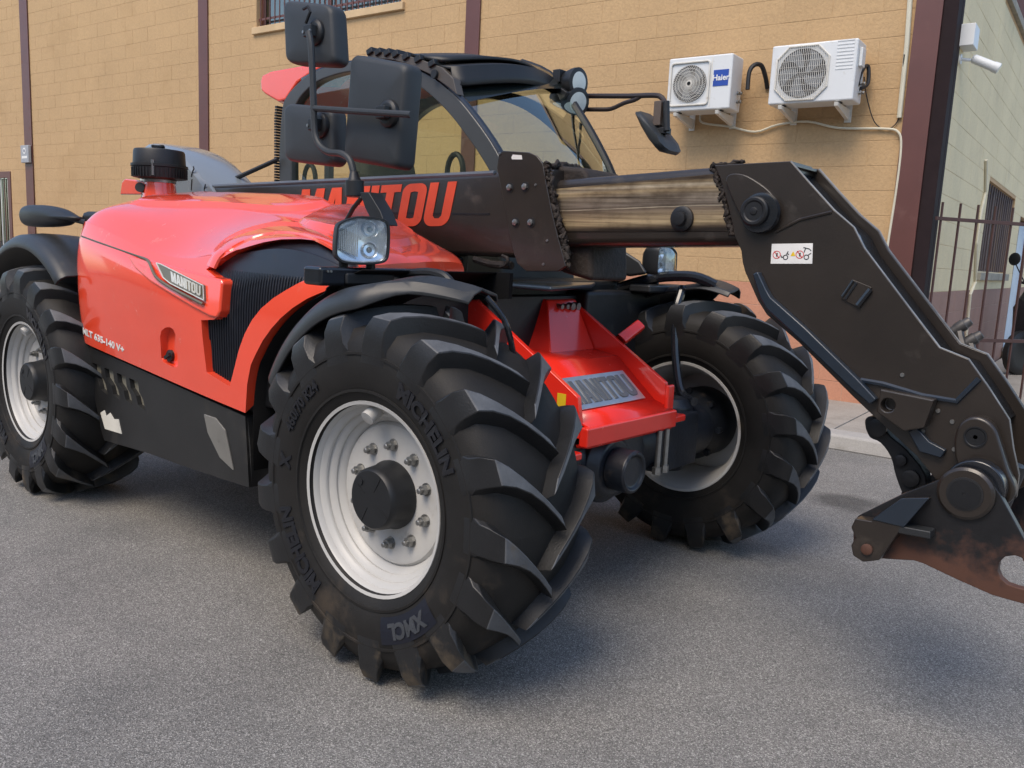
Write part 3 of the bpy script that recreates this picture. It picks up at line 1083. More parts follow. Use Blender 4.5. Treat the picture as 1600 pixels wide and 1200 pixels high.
def lug_builder():
    b = B()
    st = [(-.016, .566, -.016, .618, .325, .025), (.038, .564, .038, .618, .240, .025), (.086, .562, .088, .616, .165, .026), (.130, .556, .134, .611, .100, .029),
          (.168, .550, .178, .603, .048, .034), (.196, .534, .215, .589, .012, .042), (.212, .508, .231, .552, -.006, .050), (.222, .478, .2325, .506, -.014, .056), (.2275, .440, .2295, .452, -.02, .058)]
    for sg in (-1, 1):
        for k in range(17):
            a0 = 2*math.pi*(k+(0 if sg > 0 else .5))/17
            rows = []
            for yb, rb, yt, rt, ph, hw in st:
                row = []
                for yy, rr, w_ in ((yb, rb-.008, -hw-.022), (yt, rt, -hw+.003), (yt, rt, hw-.003), (yb, rb-.008, hw+.022)):
                    # push the section square to the bar, not to the circumference
                    a = a0+ph+w_/.6
                    dy = -w_*.75*min(1, max(0, (ph-.0)/.12)) if ph > 0 else 0
                    row.append((rr*math.cos(a), sg*(yy+dy*.75), -rr*math.sin(a)))
                rows.append(row)
            b.loft(rows, True, True)
    return b
tb = tyre_builder()
lb_ = lug_builder()
for bb in (tb, lb_):
    for q in bb.v:
        if q.z < -AXZ+.003:
            q.z = -AXZ+.003
tyre_me = tb.mesh('tyre')
tyre_me.materials.append(RUB)
tread_me = lb_.mesh('tread')
tread_me.materials.append(RUBT)
tread_me.materials.append(RUBTOP)
for p_ in tread_me.polygons:
    k_ = p_.index % (8*4+2)
    if k_ < 5*4 and k_ % 4 == 1:
        p_.material_index = 1
rim_b = B()
barrel = [(.196, .306), (.199, .317), (.190, .320), (.184, .308), (.174, .300), (.160, .297), (.150, .281), (.142, .278), (.134, .280), (.126, .263), (.118, .259), (.110, .261), (.098, .245), (.088, .240), (.078, .240)]
disc = [(.086, .2395), (.098, .230), (.101, .215), (.097, .19), (.095, .12), (.095, .02)]
inner = [(.07, .240), (.02, .244), (-.02, .256), (-.05, .256), (-.075, .268), (-.11, .268), (-.135, .282), (-.160, .288), (-.178, .298), (-.188, .308), (-.195, .321), (-.201, .318), (-.199, .306)]
def lath_y(prof, n=64, cap=False):
    b = B()
    return b.lathe(prof, (0, 0, 0), (0, 1, 0), n, cap)
rim_b.lathe(barrel, (0, 0, 0), (0, 1, 0), 72, False).lathe(disc, (0, 0, 0), (0, 1, 0), 72, True).lathe(inner, (0, 0, 0), (0, 1, 0), 72, False)
rim_b.lathe([(.08, .24), (.075, .02)], (0, 0, 0), (0, 1, 0), 48, True)
rim_b.cyl((.03, .14, .285), (.03, .185, .258), .024, 14)
rim_me = rim_b.mesh('rim')
rim_me.materials.append(RIM)
cap_b = B().lathe([(.09, .112), (.105, .114), (.122, .107), (.165, .103), (.182, .100), (.189, .093), (.190, .02)], (0, 0, 0), (0, 1, 0), 40)
cap_b.cyl((.05, .186, .05), (.05, .193, .05), .012, 10)
for k in range(4):
    a = k*math.pi/2+.5
    cap_b.obox((.06*math.cos(a), .1895, .06*math.sin(a)), (math.cos(a), 0, math.sin(a)), (0, 1, 0), (-math.sin(a), 0, math.cos(a)), .055, .003, .004)
cap_me = cap_b.mesh('hub_cap')
cap_me.materials.append(BLACK)
nut_b = B().lathe([(.095, .024), (.099, .024)], (0, 0, 0), (0, 1, 0), 16).lathe([(.099, .019), (.121, .0185), (.122, .015)], (0, 0, 0), (0, 1, 0), 6).lathe([(.1, .010), (.137, .010), (.139, .007)], (0, 0, 0), (0, 1, 0), 10)
nut_me = nut_b.mesh('wheel_nut')
nut_me.materials.append(STEEL)
dr_b = B().lathe([(.07, .175), (-.10, .175), (-.14, .15), (-.30, .13), (-.34, .10)], (0, 0, 0), (0, 1, 0), 32)
for k in range(8):
    a = k*math.pi/4
    dr_b.cyl((.17*math.cos(a), -.10, .17*math.sin(a)), (.17*math.cos(a), -.13, .17*math.sin(a)), .016, 6)
drum_me = dr_b.mesh('hub_drum')
drum_me.materials.append(AXLE)
def arc_text(body, size, rad, ang, off, up=1, ex=.0025, shear=.0):
    # lettering bent round the sidewall: ang is measured from +x towards -z
    def fn(x, y, z):
        a = ang-x/rad
        rr = rad+y
        yy = .2275-2.4*abs(rr-.44)**2
        return (rr*math.cos(a), yy+z+.004, -rr*math.sin(a))
    return text_mesh(body, size, ex, off, fn, shear)
texts = []
for ang in (R(226), R(37)):
    texts.append(arc_text('MICHELIN', .070, .408, ang, .0035))
texts.append(arc_text('XMCL', .066, .410, R(123), .003, -1))
texts.append(arc_text('X', .06, .40, R(-8), .0035))
texts.append(arc_text('460/70 R24', .05, .412, R(-40), .0015))
pads = []
for ang, span, hh in ((R(123), .125, .042), (R(214), .19, .05)):
    b = B()
    rows = []
    for k in range(13):
        a = ang+(k/6-1)*span/.415*1.05
        rows.append([(rr*math.cos(a), .2275-2.4*abs(rr-.44)**2+.0035, -rr*math.sin(a)) for rr in (.410-hh, .410-hh/2, .410, .410+hh/2, .410+hh)])
    b.loft(rows)
    pads.append(b)
for k_, t_ in enumerate(texts):
    t_.materials.clear()
    t_.materials.append(LETGREY if k_ == 2 else LETTER)
pad_me = None
pb = B()
for q in pads[:1]:
    pb.add(q.v, q.f)
pad_me = pb.mesh('sidewall_patch')
pad_me.materials.append(M('sidewall_patch', (.006, .008, .017), .45, 0, .1, 9))
def wheel(x, y, sgn, steer=0., spin=0.):
    """sgn -1: right side of the machine (outward is -y)"""
    e = empty('wheel', T)
    e.location = (x, y, AXZ)
    e.rotation_euler.z = steer+(math.pi if sgn < 0 else 0)
    bev = dict(bev=0)
    for nm, me, sm in (('tyre', tyre_me, 50), ('tread', tread_me, 25), ('rim', rim_me, 40), ('hub_cap', cap_me, 40), ('hub_drum', drum_me, 40), *[('lettering', t_, 0) for t_ in texts], ('sidewall_patch', pad_me, 0)):
        o = put(nm, me, None, e, .0035 if nm == 'tread' else 0, sm, 1)
        o['spin'] = 1
        if sgn < 0 and nm in ('tread', 'tyre'):
            o.scale.x = -1        # keep the tread bars pointing the right way on this side
        if sgn > 0 and nm in ('lettering', 'sidewall_patch'):
            pass
    for k in range(10):
        a = R(18+36*k)
        o = put('wheel_nut', nut_me, None, e, 0, 30)
        o.location = (.165*math.cos(a), .012, .165*math.sin(a))
        o.scale = (.88, .88, .88)
    return e
TRK = .965
WBASE = 2.81
wfr = wheel(-.068, -.952, -1, R(1))
wfl = wheel(-.045, TRK, 1, R(1))
wrr = wheel(-WBASE-.035, -TRK, -1)
wrl = wheel(-WBASE-.035, TRK, 1)

# ---------------------------------------------------------------- axles
b = B().cyl((0, -.80, .60), (0, .80, .60), .13, 24).lathe([(-.10, .15), (.0, .175), (.12, .165), (.16, .13)], (0, 0, .60), (1, 0, 0), 28)
b.box(-.14, .14, -.62, -.30, .48, .72).box(-.14, .14, .30, .62, .48, .72)
b.lathe([(0, .07), (.04, .10), (.30, .10), (.34, .07)], (.0, .60, .43), (0, 0, 1), 20).box(-.06, .10, .50, .66, .50, .68)
b.lathe([(.15, .085), (.24, .085), (.245, .07), (.23, .06), (.23, .01)], (.02, -.10, .58), (1, 0, 0), 28)
b.lathe([(.0, .15), (.13, .15), (.17, .11)], (.0, -.10, .58), (1, 0, 0), 28)
b.box(-.1, .15, -.42, -.30, .45, .68)
b.build('front_axle', AXLE, T, .008)
b = B().cyl((-WBASE, -.8, .6), (-WBASE, .8, .6), .13, 24).lathe([(-.2, .15), (0, .24), (.2, .15)], (-WBASE, 0, .6), (1, 0, 0), 24)
b.build('rear_axle', AXLE, T, 0)
for yy in (.17, .23):
    p0 = Y(1028 if yy < .2 else 1034, 672, yy)
    b = B().cyl((.20, yy, .70), (.20, yy, .53), .012, 10)
    b.cyl((.20, yy, .545), (.20, yy, .515), .02, 6)
    b.build('fixing_stud', STEEL, T, 0)
# underbody
b = B().box(-3.1, -.42, -.36, .36, .45, 1.0).box(-.95, -.42, -.98, -.30, .75, 1.30)
b.box(-2.3, -.97, -.98, .9, .42, .9).box(-.62, -.36, -.30, .75, .80, 1.22)
b.build('chassis', DARK, T, .01)
# ---------------------------------------------------------------- red front frame
yn_, yf_ = -.34, .285
prof = [(-.46, 1.205), (-.385, 1.205), (.15, .885), (.165, .80), (.165, .73), (-.46, .73)]
b = B().prism(prof, yn_-.012, yn_+.012)
b.build('side_plate', FRAME_RED, T, .004)
b = B().prism(prof, yf_-.012, yf_+.012)
b.build('side_plate', FRAME_RED, T, .004)
b = B()
tr = [(-.43, 1.19), (-.42, .99), (-.24, .985), (-.10, .965), (.10, .80), (.19, .775), (.19, .70), (.10, .69)]
b.loft([[(x, yn_+.012, z) for x, z in tr], [(x, yf_-.012, z) for x, z in tr]])
o = b.build('trough_floor', FRAME_RED, T, 0)
md = o.modifiers.new('thickness', 'SOLIDIFY')
md.thickness = .014
md.offset = 0
b = B().box(.165, .205, yn_-.012, yf_+.012, .70, .775)
b.box(.10, .20, yf_+.012, yf_+.10, .715, .745)
b.ext([(.02, yf_+.012, .745), (.12, yf_+.012, .90), (.18, yf_+.012, .745)], (0, .02, 0))
b.box(.02, .19, yn_-.07, yn_-.012, .655, .685)
b.box(.165, .185, yf_-.04, yf_+.012, .70, .88)
b.build('cross_member', FRAME_RED, T, .008)
# bracket in the back of the trough
b = B().hexa([(-.40, -.03, .985), (-.22, -.05, .985), (-.22, .27, .985), (-.40, .27, .985), (-.43, .04, 1.215), (-.34, .06, 1.20), (-.34, .27, 1.20), (-.43, .27, 1.215)])
b.build('boom_rest', FRAME_RED, T, .006)
b = B()
for k in range(4):
    b.cyl((-.33, .12+k*.04, 1.175), (-.30, .12+k*.04, 1.172), .016 if k > 1 else .011, 12)
b.build('grease_nipple', STEEL, T, 0)
# hollow red stub on the left plate
p0, p1 = V((-.02, .30, 1.04)), V((.10, .50, 1.13))
p0, p1 = Y(968, 533, .30), Y(998, 510, .46)
d = (p1-p0).normalized()
sdv = d.orthogonal().normalized()
sup = d.cross(sdv)
b = B()
ring = lambda c, s_: [c+sdv*(x*s_)+sup*(y*s_) for x, y in rrect(0, 0, 2, 2, .5, 3)]
b.loft([ring(p0, .026), ring(p1, .026), ring(p1, .020), ring(p0, .020)], True)
b.build('tow_stub', FRAME_RED, T, 0)
# embossed plate with the maker's name on the sloping front
pa = [(.10, .80), (-.06, .932)]
def plate_fn(u_, v_, w_):
    x0, z0, x1, z1 = .090, .8085, -.035, .9115
    nx, nz = -(z0-z1), (x0-x1)
    L_ = math.hypot(nx, nz)
    nx, nz = abs(nx)/L_, abs(nz)/L_
    return (x0+(x1-x0)*v_+nx*w_, yn_+.055+(yf_-yn_-.13)*u_, z0+(z1-z0)*v_+nz*w_)
b = B()
c8 = [plate_fn(*q, .008) for q in ((0, 0), (1, 0), (1, 1), (0, 1))]
c9 = [plate_fn(*q, .013) for q in ((0, 0), (1, 0), (1, 1), (0, 1))]
b.hexa(c8+c9).build('name_plate', SILVER, T, .002)
nb = logo('MANITOU', lambda a, e_, w_: V(plate_fn(.05+.90*a, .14+.72*e_, .0125+w_)), .0045)
nb.build('name_plate_lettering', PLETTER, T, .001, 0)
p = Y(873, 628, -.37)
b = B().box(p.x-.02, p.x+.02, -.3545, -.353, p.z-.03, p.z+.03)
b.build('warning_sticker', YELL, T, 0)

# ---------------------------------------------------------------- hood
ST = [  # x, [ (y, z) bottom outer ... top inner ]
 (-2.425, [(-1, 0.862), (-1.03, 1.1), (-1.03, 1.3), (-1, 1.41), (-0.9888, 1.422), (-0.93, 1.47), (-0.75, 1.535), (-0.705, 1.54), (-0.555, 1.561), (-0.36, 1.575), (-0.335, 1.4)]),
 (-2.39, [(-1.055, 0.86), (-1.075, 1.1), (-1.07, 1.31), (-1.035, 1.44), (-1.021, 1.454), (-0.95, 1.515), (-0.76, 1.58), (-0.715, 1.584), (-0.56, 1.602), (-0.36, 1.612), (-0.335, 1.4)]),
 (-2.25, [(-1.065, 0.848), (-1.085, 1.08), (-1.08, 1.3), (-1.045, 1.425), (-1.03, 1.443), (-0.95, 1.515), (-0.76, 1.567), (-0.715, 1.58), (-0.56, 1.598), (-0.36, 1.608), (-0.335, 1.4)]),
 (-1.95, [(-1.065, 0.822), (-1.085, 1.05), (-1.09, 1.26), (-1.045, 1.365), (-1.027, 1.385), (-0.93, 1.465), (-0.74, 1.552), (-0.695, 1.567), (-0.55, 1.591), (-0.36, 1.608), (-0.335, 1.4)]),
 (-1.60, [(-1.065, 0.792), (-1.08, 1), (-1.095, 1.2), (-1.04, 1.295), (-1.018, 1.317), (-0.9, 1.405), (-0.7, 1.522), (-0.655, 1.539), (-0.53, 1.572), (-0.36, 1.601), (-0.335, 1.38)]),
 (-1.30, [(-1.065, 0.766), (-1.075, 0.97), (-1.085, 1.17), (-1.035, 1.3), (-1.015, 1.32), (-0.91, 1.4), (-0.7, 1.492), (-0.655, 1.511), (-0.53, 1.549), (-0.36, 1.584), (-0.335, 1.38)]),
 (-1.05, [(-1.06, 0.744), (-1.07, 0.98), (-1.065, 1.2), (-1.025, 1.345), (-1.008, 1.358), (-0.92, 1.415), (-0.7, 1.478), (-0.655, 1.477), (-0.53, 1.522), (-0.36, 1.551), (-0.335, 1.36)]),
 (-.80, [(-1.055, 0.725), (-1.06, 1), (-1.055, 1.23), (-1.015, 1.375), (-1.001, 1.385), (-0.93, 1.428), (-0.7, 1.458), (-0.655, 1.453), (-0.53, 1.482), (-0.36, 1.491), (-0.335, 1.34)]),
 (-.60, [(-1.045, 0.72), (-1.05, 1), (-1.045, 1.23), (-1.005, 1.355), (-0.993, 1.365), (-0.93, 1.402), (-0.7, 1.416), (-0.655, 1.392), (-0.53, 1.409), (-0.36, 1.416), (-0.335, 1.32)]),
 (-.47, [(-1.03, 0.72), (-1.035, 1), (-1.03, 1.22), (-0.995, 1.322), (-0.9846, 1.33), (-0.93, 1.358), (-0.7, 1.378), (-0.655, 1.378), (-0.535, 1.384), (-0.37, 1.378), (-0.345, 1.31)]),
 (-.425, [(-1, 0.72), (-1, 1), (-1, 1.2), (-0.97, 1.295), (-0.9604, 1.301), (-0.91, 1.322), (-0.7, 1.34), (-0.655, 1.341), (-0.55, 1.349), (-0.4, 1.345), (-0.38, 1.305)]),
]
def hood_rows(inset=0., k1=6, k2=6):
    n = len(ST[0][1])
    cols = []
    for j in range(n):
        cols.append(smooth([V((x, P[j][0], P[j][1])) for x, P in ST], k1))
    rows = []
    for i in range(len(cols[0])):
        rows.append(smooth([cols[j][i] for j in range(n)], k2))
    for _ in range(14):          # fair the surface along its length and round its section
        rows = [rows[0]]+[[(a*.25+b_*.5+c_*.25) for a, b_, c_ in zip(rows[i-1], rows[i], rows[i+1])] for i in range(1, len(rows)-1)]+[rows[-1]]
    for _ in range(3):
        rows = [[q[0]]+[(q[k-1]*.25+q[k]*.5+q[k+1]*.25) for k in range(1, len(q)-1)]+[q[-1]] for q in rows]
    return rows
rows = hood_rows()
b = B()
b.loft(rows, True, True)
hood = put('hood', b.mesh('hood'), RED, T, 0, 40)
from mathutils.bvhtree import BVHTree
bvh = BVHTree.FromPolygons([tuple(q) for q in b.v], [f for f in b.f if len(f) == 4])
YA = -1.03
arch_px = [(386, 645), (390, 600), (396, 570), (404, 552), (414, 532), (426, 514), (440, 497), (457, 481), (476, 467), (497, 455), (520, 446), (545, 432), (575, 418)]
arch = YS(arch_px[:10], -1.05)+YS(arch_px[10:], -1.0)
cutA = arch+[(-.20, 1.315), (-.20, .5), (arch[0][0], .5)]
grille_px = [(333, 421), (345, 408), (360, 396), (378, 386), (398, 378), (420, 373), (445, 372), (470, 375), (492, 383), (512, 393), (530, 405), (537, 411), (528, 414), (505, 422), (485, 431), (466, 441), (448, 453), (430, 466), (413, 482), (400, 500), (389, 522), (381, 545), (375, 568), (369, 590), (365, 603), (331, 581), (327, 530), (326, 500), (345, 499), (351, 493), (353, 441)]
gpoly = [(lambda q: (q.x, q.z))(Y(a, e_, -1.045 if e_ > 430 else -1.02)) for a, e_ in grille_px]
ca = B().prism(cutA, -1.3, -.30).build('cutter', None, None, 0, 0)
cg = B().prism(gpoly, -1.25, -.90).build('cutter', None, None, 0, 0)
lk = [(250, 526), (252, 517), (258, 512), (265, 511), (271, 515), (274, 523), (278, 566), (277, 573), (271, 574), (256, 566), (252, 560)]
lko = [bvh.ray_cast(CAM, ray(a, e_).normalized())[0] for a, e_ in lk]
ly = max(q.y for q in lko)
cl = B().ext([V((q.x, -1.3, q.z)) for q in lko], (0, 1.3+ly+.026, 0)).build('cutter', None, None, 0, 0)
cut(hood, [ca, cg, cl])
hood.data.shade_smooth()
hood.data.set_sharp_from_angle(angle=R(38))
md = hood.modifiers.new('bevel', 'BEVEL')
md.width = .008
md.segments = 2
md.limit_method = 'ANGLE'
md.angle_limit = R(50)
# black liner of the wheel arch, just inside the red edge
arc_ = [(q.x, q.y) for q in smooth([V((x, z, 0)) for x, z in arch], 3)]
lin = []
for k, (x, z) in enumerate(arc_):
    a, c_ = arc_[max(k-1, 0)], arc_[min(k+1, len(arc_)-1)]
    t_ = V((c_[0]-a[0], c_[1]-a[1], 0)).normalized()
    lin.append((x+t_.y*.007, z-t_.x*.007))
lin = [(lin[0][0], .45)]+lin
b = B().loft([[(x, yy, z) for x, z in lin] for yy in (-1.028, -.9, -.6, -.34)])
o = b.build('wheel_arch_liner', LINER, T, 0, 40)
md = o.modifiers.new('thick', 'SOLIDIFY')
md.thickness = .004
B().prism([(lin[0][0]-.0, .45)]+lin[1:]+[(-.20, lin[-1][1]), (-.20, 1.22), (-.42, 1.2), (-.45, .6)], -.36, -.34).build('inner_plate', LINER, T, 0, 0)
# grille: set back behind the opening, vertical ribs on its lower part
xs0, xs1 = min(q[0] for q in gpoly), max(q[0] for q in gpoly)
fine_rows = hood_rows(0, 8, 10)
gv = B()
def inside(pt, poly):
    c = False
    for (x0, y0), (x1, y1) in zip(poly, poly[1:]+poly[:1]):
        if (y0 > pt[1]) != (y1 > pt[1]) and pt[0] < (x1-x0)*(pt[1]-y0)/(y1-y0)+x0:
            c = not c
    return c
def near(x, z, d=.022):
    return any(inside((x+d*a, z+d*c_), gpoly) for a, c_ in ((0, 0), (1, 0), (-1, 0), (0, 1), (0, -1), (.7, .7), (-.7, .7), (.7, -.7), (-.7, -.7)))
idx = {}
for i_, rw in enumerate(fine_rows):
    for k_, q in enumerate(rw):
        if xs0-.06 < rw[0].x < xs1+.05 and q.z < 1.44 and q.y < -.86 and near(q.x, q.z):
            idx[i_, k_] = len(gv.v)
            gv.v.append(V((q.x, q.y+.034, q.z-.012)))
for (i_, k_) in idx:
    c4 = [(i_, k_), (i_+1, k_), (i_+1, k_+1), (i_, k_+1)]
    if all(c_ in idx for c_ in c4):
        gv.f.append(tuple(idx[c_] for c_ in c4))
gsk = gv.build('grille', GRILL, T, 0, 40)
rb = B()
x = xs0+.01
def hood_y(x, z):
    best = min((q for rw in fine_rows for q in rw if abs(rw[0].x-x) < .03 and q.y < -.8), key=lambda q: abs(q.x-x)*.6+abs(q.z-z))
    return best.y
def inside(pt, poly):
    c = False
    for (x0, y0), (x1, y1) in zip(poly, poly[1:]+poly[:1]):
        if (y0 > pt[1]) != (y1 > pt[1]) and pt[0] < (x1-x0)*(pt[1]-y0)/(y1-y0)+x0:
            c = not c
    return c
while x < xs1-.05:
    zs = [z_/200 for z_ in range(150, 290) if inside((x, z_/200), gpoly)]
    if zs:
        z0, z1 = min(zs)-.015, min(max(zs)+.012, 1.275)
        pts = [(x, bvh.ray_cast(V((x, -2, z0+(z1-z0)*t/6)), V((0, 1, 0)))[0].y+.0325, z0+(z1-z0)*t/6) for t in range(7)]
        rb.tube(pts, [.0042]*4+[.0034, .0024, .0008], 5)
    x += .0165
rb.build('grille_rib', GRILL, T, 0, 0)
def on_hood(px, py, out=0.):
    h, n_, _, _ = bvh.ray_cast(CAM, ray(px, py).normalized())
    if n_.dot(ray(px, py)) > 0:
        n_ = -n_
    return h+n_*out
# pressed lip that runs round the top of the grille
ip = [(336, 420), (345, 403), (360, 390), (380, 379), (400, 371), (420, 366), (445, 364), (470, 367), (492, 375), (515, 387), (536, 401)]
op = [(322, 414), (333, 390), (350, 372), (375, 359), (400, 351), (425, 346), (450, 345), (475, 348), (498, 357), (522, 370), (546, 386)]
ds2 = lambda P: [(q.x, q.y) for q in smooth([V((a, c_, 0)) for a, c_ in P], 4)]
rws = []
for (a, c_), (d_, e_) in zip(ds2(ip), ds2(op)):
    row = []
    for t, h in ((0, -.004), (.03, .006), (.14, .009), (.5, .0085), (.62, .006), (.8, .002), (1, -.001)):
        row.append(on_hood(a+(d_-a)*t, c_+(e_-c_)*t, h))
    rws.append(row)
B().loft(rws).build('grille_lip', RED, T, 0, 40)
# raised panel along the top of the hood
def on_top(x, y, out=0.):
    h, n_, _, _ = bvh.ray_cast(V((x, y, 3)), V((0, 0, -1)))
    return (h if h is not None else V((x, y, 1.5)))+V((0, 0, out))
for ol in ([(-2.30, -.84), (-2.1, -.82), (-1.85, -.74), (-1.55, -.66), (-1.32, -.60), (-1.22, -.50), (-1.26, -.40), (-1.6, -.375), (-2.25, -.375), (-2.34, -.5)],
           [(-1.13, -.66), (-.98, -.74), (-.78, -.76), (-.60, -.68), (-.58, -.52), (-.66, -.42), (-1.0, -.385), (-1.14, -.45)]):
    oo = smooth([V((a, c_, 0)) for a, c_ in ol], 4, True)
    cc = sum(oo, V())/len(oo)
    rg = []
    for s_, h in ((1.03, -.006), (1.0, .000), (.91, .020), (.89, .0212), (.6, .020), (.3, .019), (.02, .019)):
        rg.append([on_top(*(cc+(q-cc)*s_).xy, h) for q in oo])
    B().loft(rg, True).build('hood_panel', RED, T, 0, 14)
# raised badge block on the side and the beige strip running into it
def side_pt(px, py, out=0.):
    h = bvh.ray_cast(CAM, ray(px, py).normalized())[0]
    return h+V((0, -out, 0))
blk = [(196, 397), (230, 405), (262, 413), (300, 424), (349, 436), (351, 442), (347, 488), (342, 497), (330, 494), (300, 478), (268, 459), (236, 440), (212, 420)]
b = B()
o_ = [side_pt(a, e_, .002+.010*min(1, (a-196)/60)) for a, e_ in blk]
i_ = [q+V((0, .06, 0)) for q in o_]
b.loft([o_, i_], True, True)
b.build('badge_block', RED, T, .012, 40, 3)
bd = [(250, 411), (257, 413), (323, 446), (324, 469), (272, 443), (261, 434)]
o_ = [side_pt(a, e_, .015) for a, e_ in bd]
b = B().loft([o_, [q+V((0, .02, 0)) for q in o_]], True, True)
b.build('badge', BADGE, T, .002)
rim_ = B().tube([q-V((0, .001, 0)) for q in o_+o_[:1]], .0028, 5, False)
rim_.build('badge_edge', BADGEL, T, 0)
c00, c10, c01, c11 = (side_pt(*q, .017) for q in ((275, 440), (320, 463), (273, 424), (320, 447)))
nb = logo('MANITOU', lambda a, e_, w_: (c00*(1-a)+c10*a)*(1-e_)+(c01*(1-a)+c11*a)*e_+V((0, -w_, 0)), .002)
nb.build('badge_lettering', BADGEL, T, 0, 0)
stp = [(128, 369), (150, 377), (190, 391), (226, 403), (236, 409), (243, 424), (252, 436), (275, 451), (322, 475)]
o_ = [side_pt(a, e_, .001+.0125*min(1, max(0, (a-200)/50))) for a, e_ in stp]
b = B().tube(smooth(o_, 3), [.004]*9+[.0065]*16, 6)
b.build('trim_strip', BADGE, T, 0)
# opening with the lock in the lower side
p = Y(268, 556, ly+.025)
B().lathe([(0, .026), (.012, .026), (.016, .018)], p, (0, -1, .1), 18).obox(p+V((0, -.018, 0)), (1, 0, .5), (0, 1, 0), (-.5, 0, 1), .045, .012, .014).build('hood_lock', BLACK, T, 0)
# model lettering
a0, a1 = side_pt(131, 522, .002), side_pt(195, 553, .002)
ax = (a1-a0)
up_ = side_pt(131, 512, .002)-side_pt(131, 522, .002)
up_ = V((0, 0, 1))*up_.length
me = text_mesh('MLT 635-140 V+', .1, .0006, .0032, None, .18)
xsn = [q.co.x for q in me.vertices]
ysn = [q.co.y for q in me.vertices]
for q in me.vertices:
    tx = (q.co.x-min(xsn))/(max(xsn)-min(xsn))
    ty = (q.co.y-min(ysn))/(max(ysn)-min(ysn))
    pt = a0+ax*tx+up_*ty
    q.co = (pt.x, hood_y(pt.x, pt.z)-.0012+q.co.z, pt.z)
put('model_lettering', me, PAPER, T, 0, 0)
# seams on the top of the hood
# ---------------------------------------------------------------- side skirt
sk_px = [(131, 538), (383, 651), (389, 762), (300, 733), (228, 707), (163, 688), (158, 672)]
sk = YS(sk_px, -1.045)
b = B().prism(sk, -1.045, -.97)
skirt = b.build('side_skirt', SKIRT, T, 0, 0)
cs = []
for k in range(4):
    x0 = 143+k*19.5
    y0 = 566+k*8.2
    pl = YS([(x0, y0), (x0+14, y0+6), (x0+16, y0+22), (x0+22, y0+34), (x0+26, y0+52), (x0+14, y0+42), (x0+11, y0+28), (x0+3, y0+16)], -1.045)
    cs.append(B().prism(pl, -1.2, -1.02).build('cutter', None, None, 0, 0))
cut(skirt, cs)
md = skirt.modifiers.new('bevel', 'BEVEL')
md.width = .007
md.segments = 2
md.limit_method = 'ANGLE'
md.angle_limit = R(40)
for k in range(4):
    x0 = 143+k*19.5
    y0 = 566+k*8.2
    pl = YS([(x0-4, y0-4), (x0+16, y0+2), (x0+30, y0+56), (x0+10, y0+50)], -1.03)
    B().prism(pl, -1.024, -1.019).build('vent_slot', M('vent_back', (.17, .16, .125), .5) if k == 0 else MATS['vent_back'], T, 0)
pl = YS([(320, 647), (338, 653), (353, 672), (366, 735), (345, 715), (326, 676)], -1.045)
B().prism(pl, -1.051, -1.02).build('grey_insert', M('insert_grey', (.17, .165, .15), .5, dirt=(.10, .09, .07), da=.1, ds=9), T, .003)
pl = YS([(157, 645), (163, 641), (166, 650), (172, 645), (178, 655), (185, 655), (190, 678), (164, 670)], -1.047)
B().prism(pl, -1.0475, -1.04).build('torn_label', M('torn_label', (.62, .60, .53), .6), T, 0)
B().prism(YS([(384, 650), (391, 760), (389, 700)], -1.045), -1.04, -.5).build('skirt_end', SKIRT, T, .003)

# ---------------------------------------------------------------- mudguards
def guard(sg, cx, a0=151, a1=74, rad=.668, tip=1., dp=.050):
    rows = []
    n = 30
    for i in range(n+1):
        t = i/n
        a = a0+(a1-a0)*t
        s_ = min(1, max(0, (99-a)/13))*tip          # past the crown the guard narrows to a pointed tip
        s_ = s_*s_*(3-2*s_)
        e_ = max(0, (88-a)/14)*tip
        yo = 1.165-.10*s_-.13*e_
        yi = .80
        drop = dp*(1-s_)+.012
        lift = .010*math.sin(t*math.pi)+.016*s_
        row = []
        for f_, dr, up in ((-.012, -drop, 0), (0, -drop*.55, .3), (.035, -.010, .8), (.10, .006, 1), (.34, .016+.010*s_, 1), (.60, .014, 1), (.9, .006, 1), (1, -.016, 1)):
            y = sg*(yo*(1-f_)+yi*f_)
            rr = rad+dr+lift*up
            row.append(V((cx+rr*math.cos(R(a)), y, AXZ+rr*math.sin(R(a)))))
        rows.append(row)
    o = B().loft(rows).build('mudguard', GREYP, T, 0, 32)
    md = o.modifiers.new('thick', 'SOLIDIFY')
    md.thickness = .010
    md.offset = -1
    md = o.modifiers.new('bevel', 'BEVEL')
    md.width = .0035
    md.segments = 2
    md.limit_method = 'ANGLE'
    md.angle_limit = R(40)
    return o
guard(-1, -.045)
guard(1, -.045)
guard(-1, -WBASE-.035, a0=140, a1=50, rad=.752, tip=0, dp=.04)
guard(1, -WBASE-.035, a0=140, a1=50, rad=.752, tip=0, dp=.04)
# mudguard supports
for sg in (-1, 1):
    pts = [V((.14, sg*.86, 1.255)), V((.20, sg*.82, 1.16)), V((.18, sg*.74, .95)), V((.10, sg*.66, .72))]
    if sg > 0:
        pts = [Y(1066, 450, .82), Y(1064, 459, .80), Y(1056, 490, .76), Y(1055, 545, .74), Y(1060, 595, .72), Y(1068, 618, .70), Y(1085, 628, .66)]
    b = B().tube(smooth(pts, 5), .021 if sg > 0 else .010, 10)
    b.build('mudguard_support', GLOSS, T, 0)
b = B().tube(smooth([Y(a, c_, -.80) for a, c_ in ((625, 430), (650, 427), (675, 427), (695, 433), (706, 446))], 4), .018, 10)
b.build('mudguard_bracket', BLACK, T, 0)
b = B().tube(smooth([V((-.40, .70, 1.25)), V((-.22, .75, 1.31)), V((-.05, .80, 1.325)), V((.05, .84, 1.29))], 4), .026, 10)
b.build('mudguard_bracket', GLOSS, T, 0)

